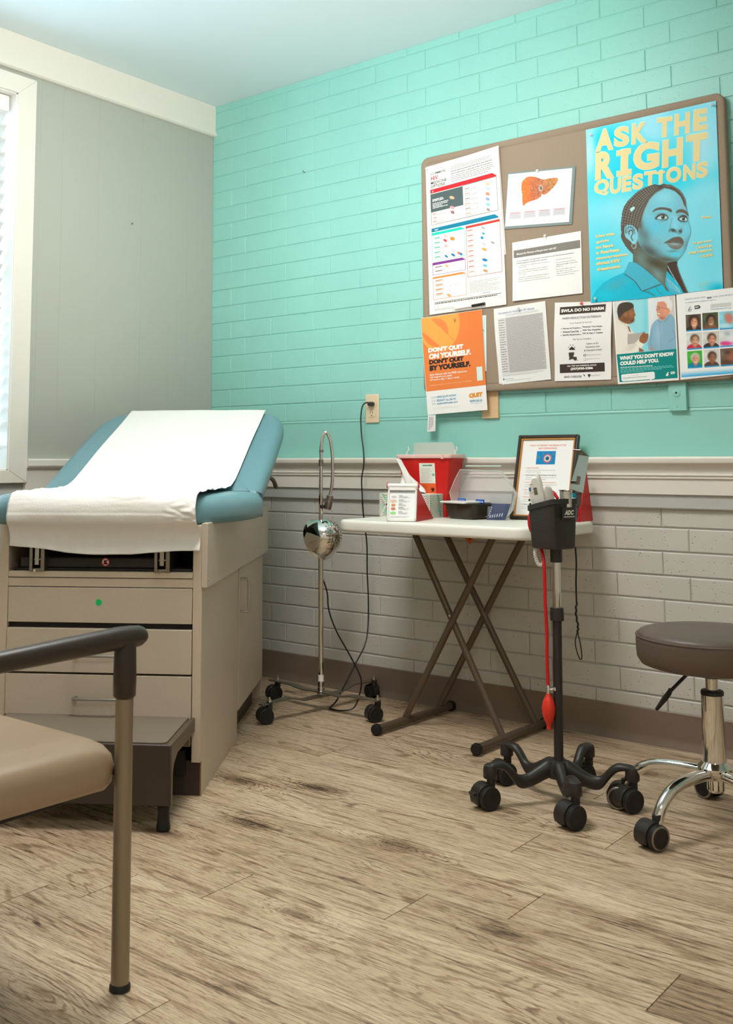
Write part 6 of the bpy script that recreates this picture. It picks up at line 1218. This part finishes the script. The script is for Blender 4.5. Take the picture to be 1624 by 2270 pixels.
ft('Quit tobacco with the FREE resources', 155, 880, 548, 838, 24, b=.02); ft('and support you need,', 157, 906, 392, 884, 24); ft('24 hours a day, 7 days a week.', 158, 934, 472, 902, 24); ft('Eligible participants receive patches, gum or lozenges.', 162, 988, 602, 936, 18, (240, 200, 160), b=0.)
s.poly([f(650, 782), f(710, 774), f(718, 920), f(658, 928)], (214, 232, 224), 3)
BL_ = (60, 150, 190); ft('Call', 170, 1118, 212, 1112, 20, (180, 210, 222), b=0.); ft('1.800.QUIT.NOW', 220, 1114, 435, 1092, 24, BL_, b=.02); ft('Text', 172, 1150, 215, 1146, 20, (180, 210, 222), b=0.); ft('READY to 34191', 230, 1148, 430, 1130, 24, BL_); ft('visit', 174, 1182, 218, 1178, 20, (180, 210, 222), b=0.); ft('quitwithusla.org', 230, 1184, 450, 1164, 26, BL_)
ft('QUIT', 568, 1118, 712, 1100, 56, (226, 150, 60), b=.09); ft('WITH US, LA', 575, 1158, 710, 1142, 24, BL_, b=.04); s.lines(.73, .92, .905, .93, 2, (196, 210, 210), .4, .1, rs=31); s.lines(.09, .55, .93, .95, 2, (226, 228, 226), .4, .2, rs=32)
s.done('quit_poster', 'orange poster DON\'T QUIT ON YOURSELF hanging over the board\'s lower left edge', 'poster')
s = Sheet(f(690, 236), f(750, 232), f(755, 825), f(700, 830), d=.002); s.base((214, 232, 226), 6)
for k in range(12): s.poly([f(728, 262+k*14), f(738, 261+k*14), f(738, 264+k*14), f(728, 265+k*14)], (110, 170, 160), 2)
s.text('R', *f(712, 402), *f(728, 401), 4, INKC, 2, .04); s.done('tucked_sheet', 'pale mint-edged sheet mostly hidden behind the orange poster', 'sheet')
s = Sheet(f(135, 1290), f(216, 1288), f(212, 1460), f(126, 1467), d=.002); s.base((232, 230, 226), 6)
for k in range(3): s.poly([f(150+k*18, 1310), f(155+k*18, 1310), f(150+k*18, 1450-k*20), f(145+k*18, 1450-k*20)], MID, 2)
s.done('paper_tag', 'narrow white printed strip hanging under the orange poster', 'tag')
# push pins
def pin(px, py, dirx, m, label):
    p = WP(px, py, YB-.006); o = V3(p.x, YB-.003, p.z); ax = V3(dirx, -1, -.25).normalized()
    t = thing('push_pin', label, 'push pin', o, group=None)
    link('head', MB().lathe([(.0042, .001), (.0046, .002), (.0030, .0035), (.0024, .0090), (.0030, .0105), (.0044, .0115), (.0044, .0128), (.001, .0135)], o, ax, 14), m, t, sharp=50); return t
pinm = mat('clear_pin', (226, 232, 232), .15, alpha=.75)
pin(1307, 298, .5, pinm, 'clear push pin in the top left corner of the blue portrait poster'); pin(1576, 232, .5, pinm, 'clear push pin in the top right corner of the blue portrait poster')
pin(1318, 661, .3, pinm, 'clear push pin in the bottom left corner of the blue portrait poster'); pin(1190, 378, .3, pinm, 'white push pin at the top of the laminated liver sheet'); pin(1207, 522, .3, pinm, 'clear push pin at the top of the Message for Partners sheet')
pin(1148, 683, .3, pinm, 'clear push pin at the top of the vaccination sheet'); pin(1006, 706, .4, mat('amber_pin', (214, 150, 96), .2), 'amber push pin at the top of the orange poster'); pin(1288, 672, .3, mat('red_pin', (222, 96, 84), .3), 'red push pin at the top of the SWLA flyer')
pin(946, 374, .2, pinm, 'small clear push pin in the top left corner of the medicine chart')
# plate and fitting below the board, nails
bpx = thing('blank_plate', 'pale wooden blank plate on the wall, half hidden by the orange poster', 'wall plate', WP(1086, 898, 0))
a, b_ = WP(1067, 850, -.006), WP(1105, 927, -.006); link('plate', MB().box(a.x, b_.x, -.008, .0, b_.z, a.z), 'wood', bpx, bevel=.002); c = WP(1084, 915, -.008); link('screw', MB().lathe([(.0026, 0), (.0022, .001)], (c.x, -.008, c.z), (0, -1, 0), 10), 'steel', bpx)
tbx = thing('conduit_box', 'teal painted metal box with a round keyhole knockout below the board\'s right end', 'wall box', WP(1500, 880, 0))
a, b_ = WP(1480, 840, -.012), WP(1522, 910, -.012); link('box_body', MB().box(a.x, b_.x, -.014, .002, b_.z, a.z), 'teal_flat', tbx, bevel=.0015); c = WP(1498.5, 872, -.014)
link('knockout', MB().lathe([(.0115, -.002), (.0115, .0012), (.0100, .0016), (.0005, .0016)], (c.x, -.014, c.z), (0, -1, 0), 28), 'teal_flat', tbx, sharp=30); link('keyhole', MB().lathe([(.0032, 0), (.0032, .0003)], (c.x, -.0158, c.z+.002), (0, -1, 0), 12), 'dark', tbx); c2 = WP(1499.5, 901, -.014); link('screw', MB().lathe([(.0028, 0), (.0022, .0014)], (c2.x, -.014, c2.z), (0, -1, 0), 12), 'teal_flat', tbx)
for px, py, lb_ in ((675, 382, 'small dark hook in the upper teal brick wall, well above the outlet'), (675, 695, 'small teal painted nail halfway up the teal brick wall')):
    p = WP(px, py, 0); tag(link('wall_nail', MB().tube([p+V3(0, .004, 0), p+V3(.0, -.010, .001), p+V3(.002, -.012, .006)], .0017, 8), 'dullsteel' if py < 500 else 'teal_flat', None, origin=tuple(p)), lb_, 'nail')
tag(link('wall_nail', MB().lathe([(.0012, -.004), (.0012, .006), (.0035, .007), (.003, .009)], (0, -.4658, 1.8274), (1, 0, 0), 10), 'dullsteel', None, origin=(0, -.4658, 1.8274)), 'small nail in the grey panelled wall beside the window', 'nail')
bpy.context.view_layer.update()
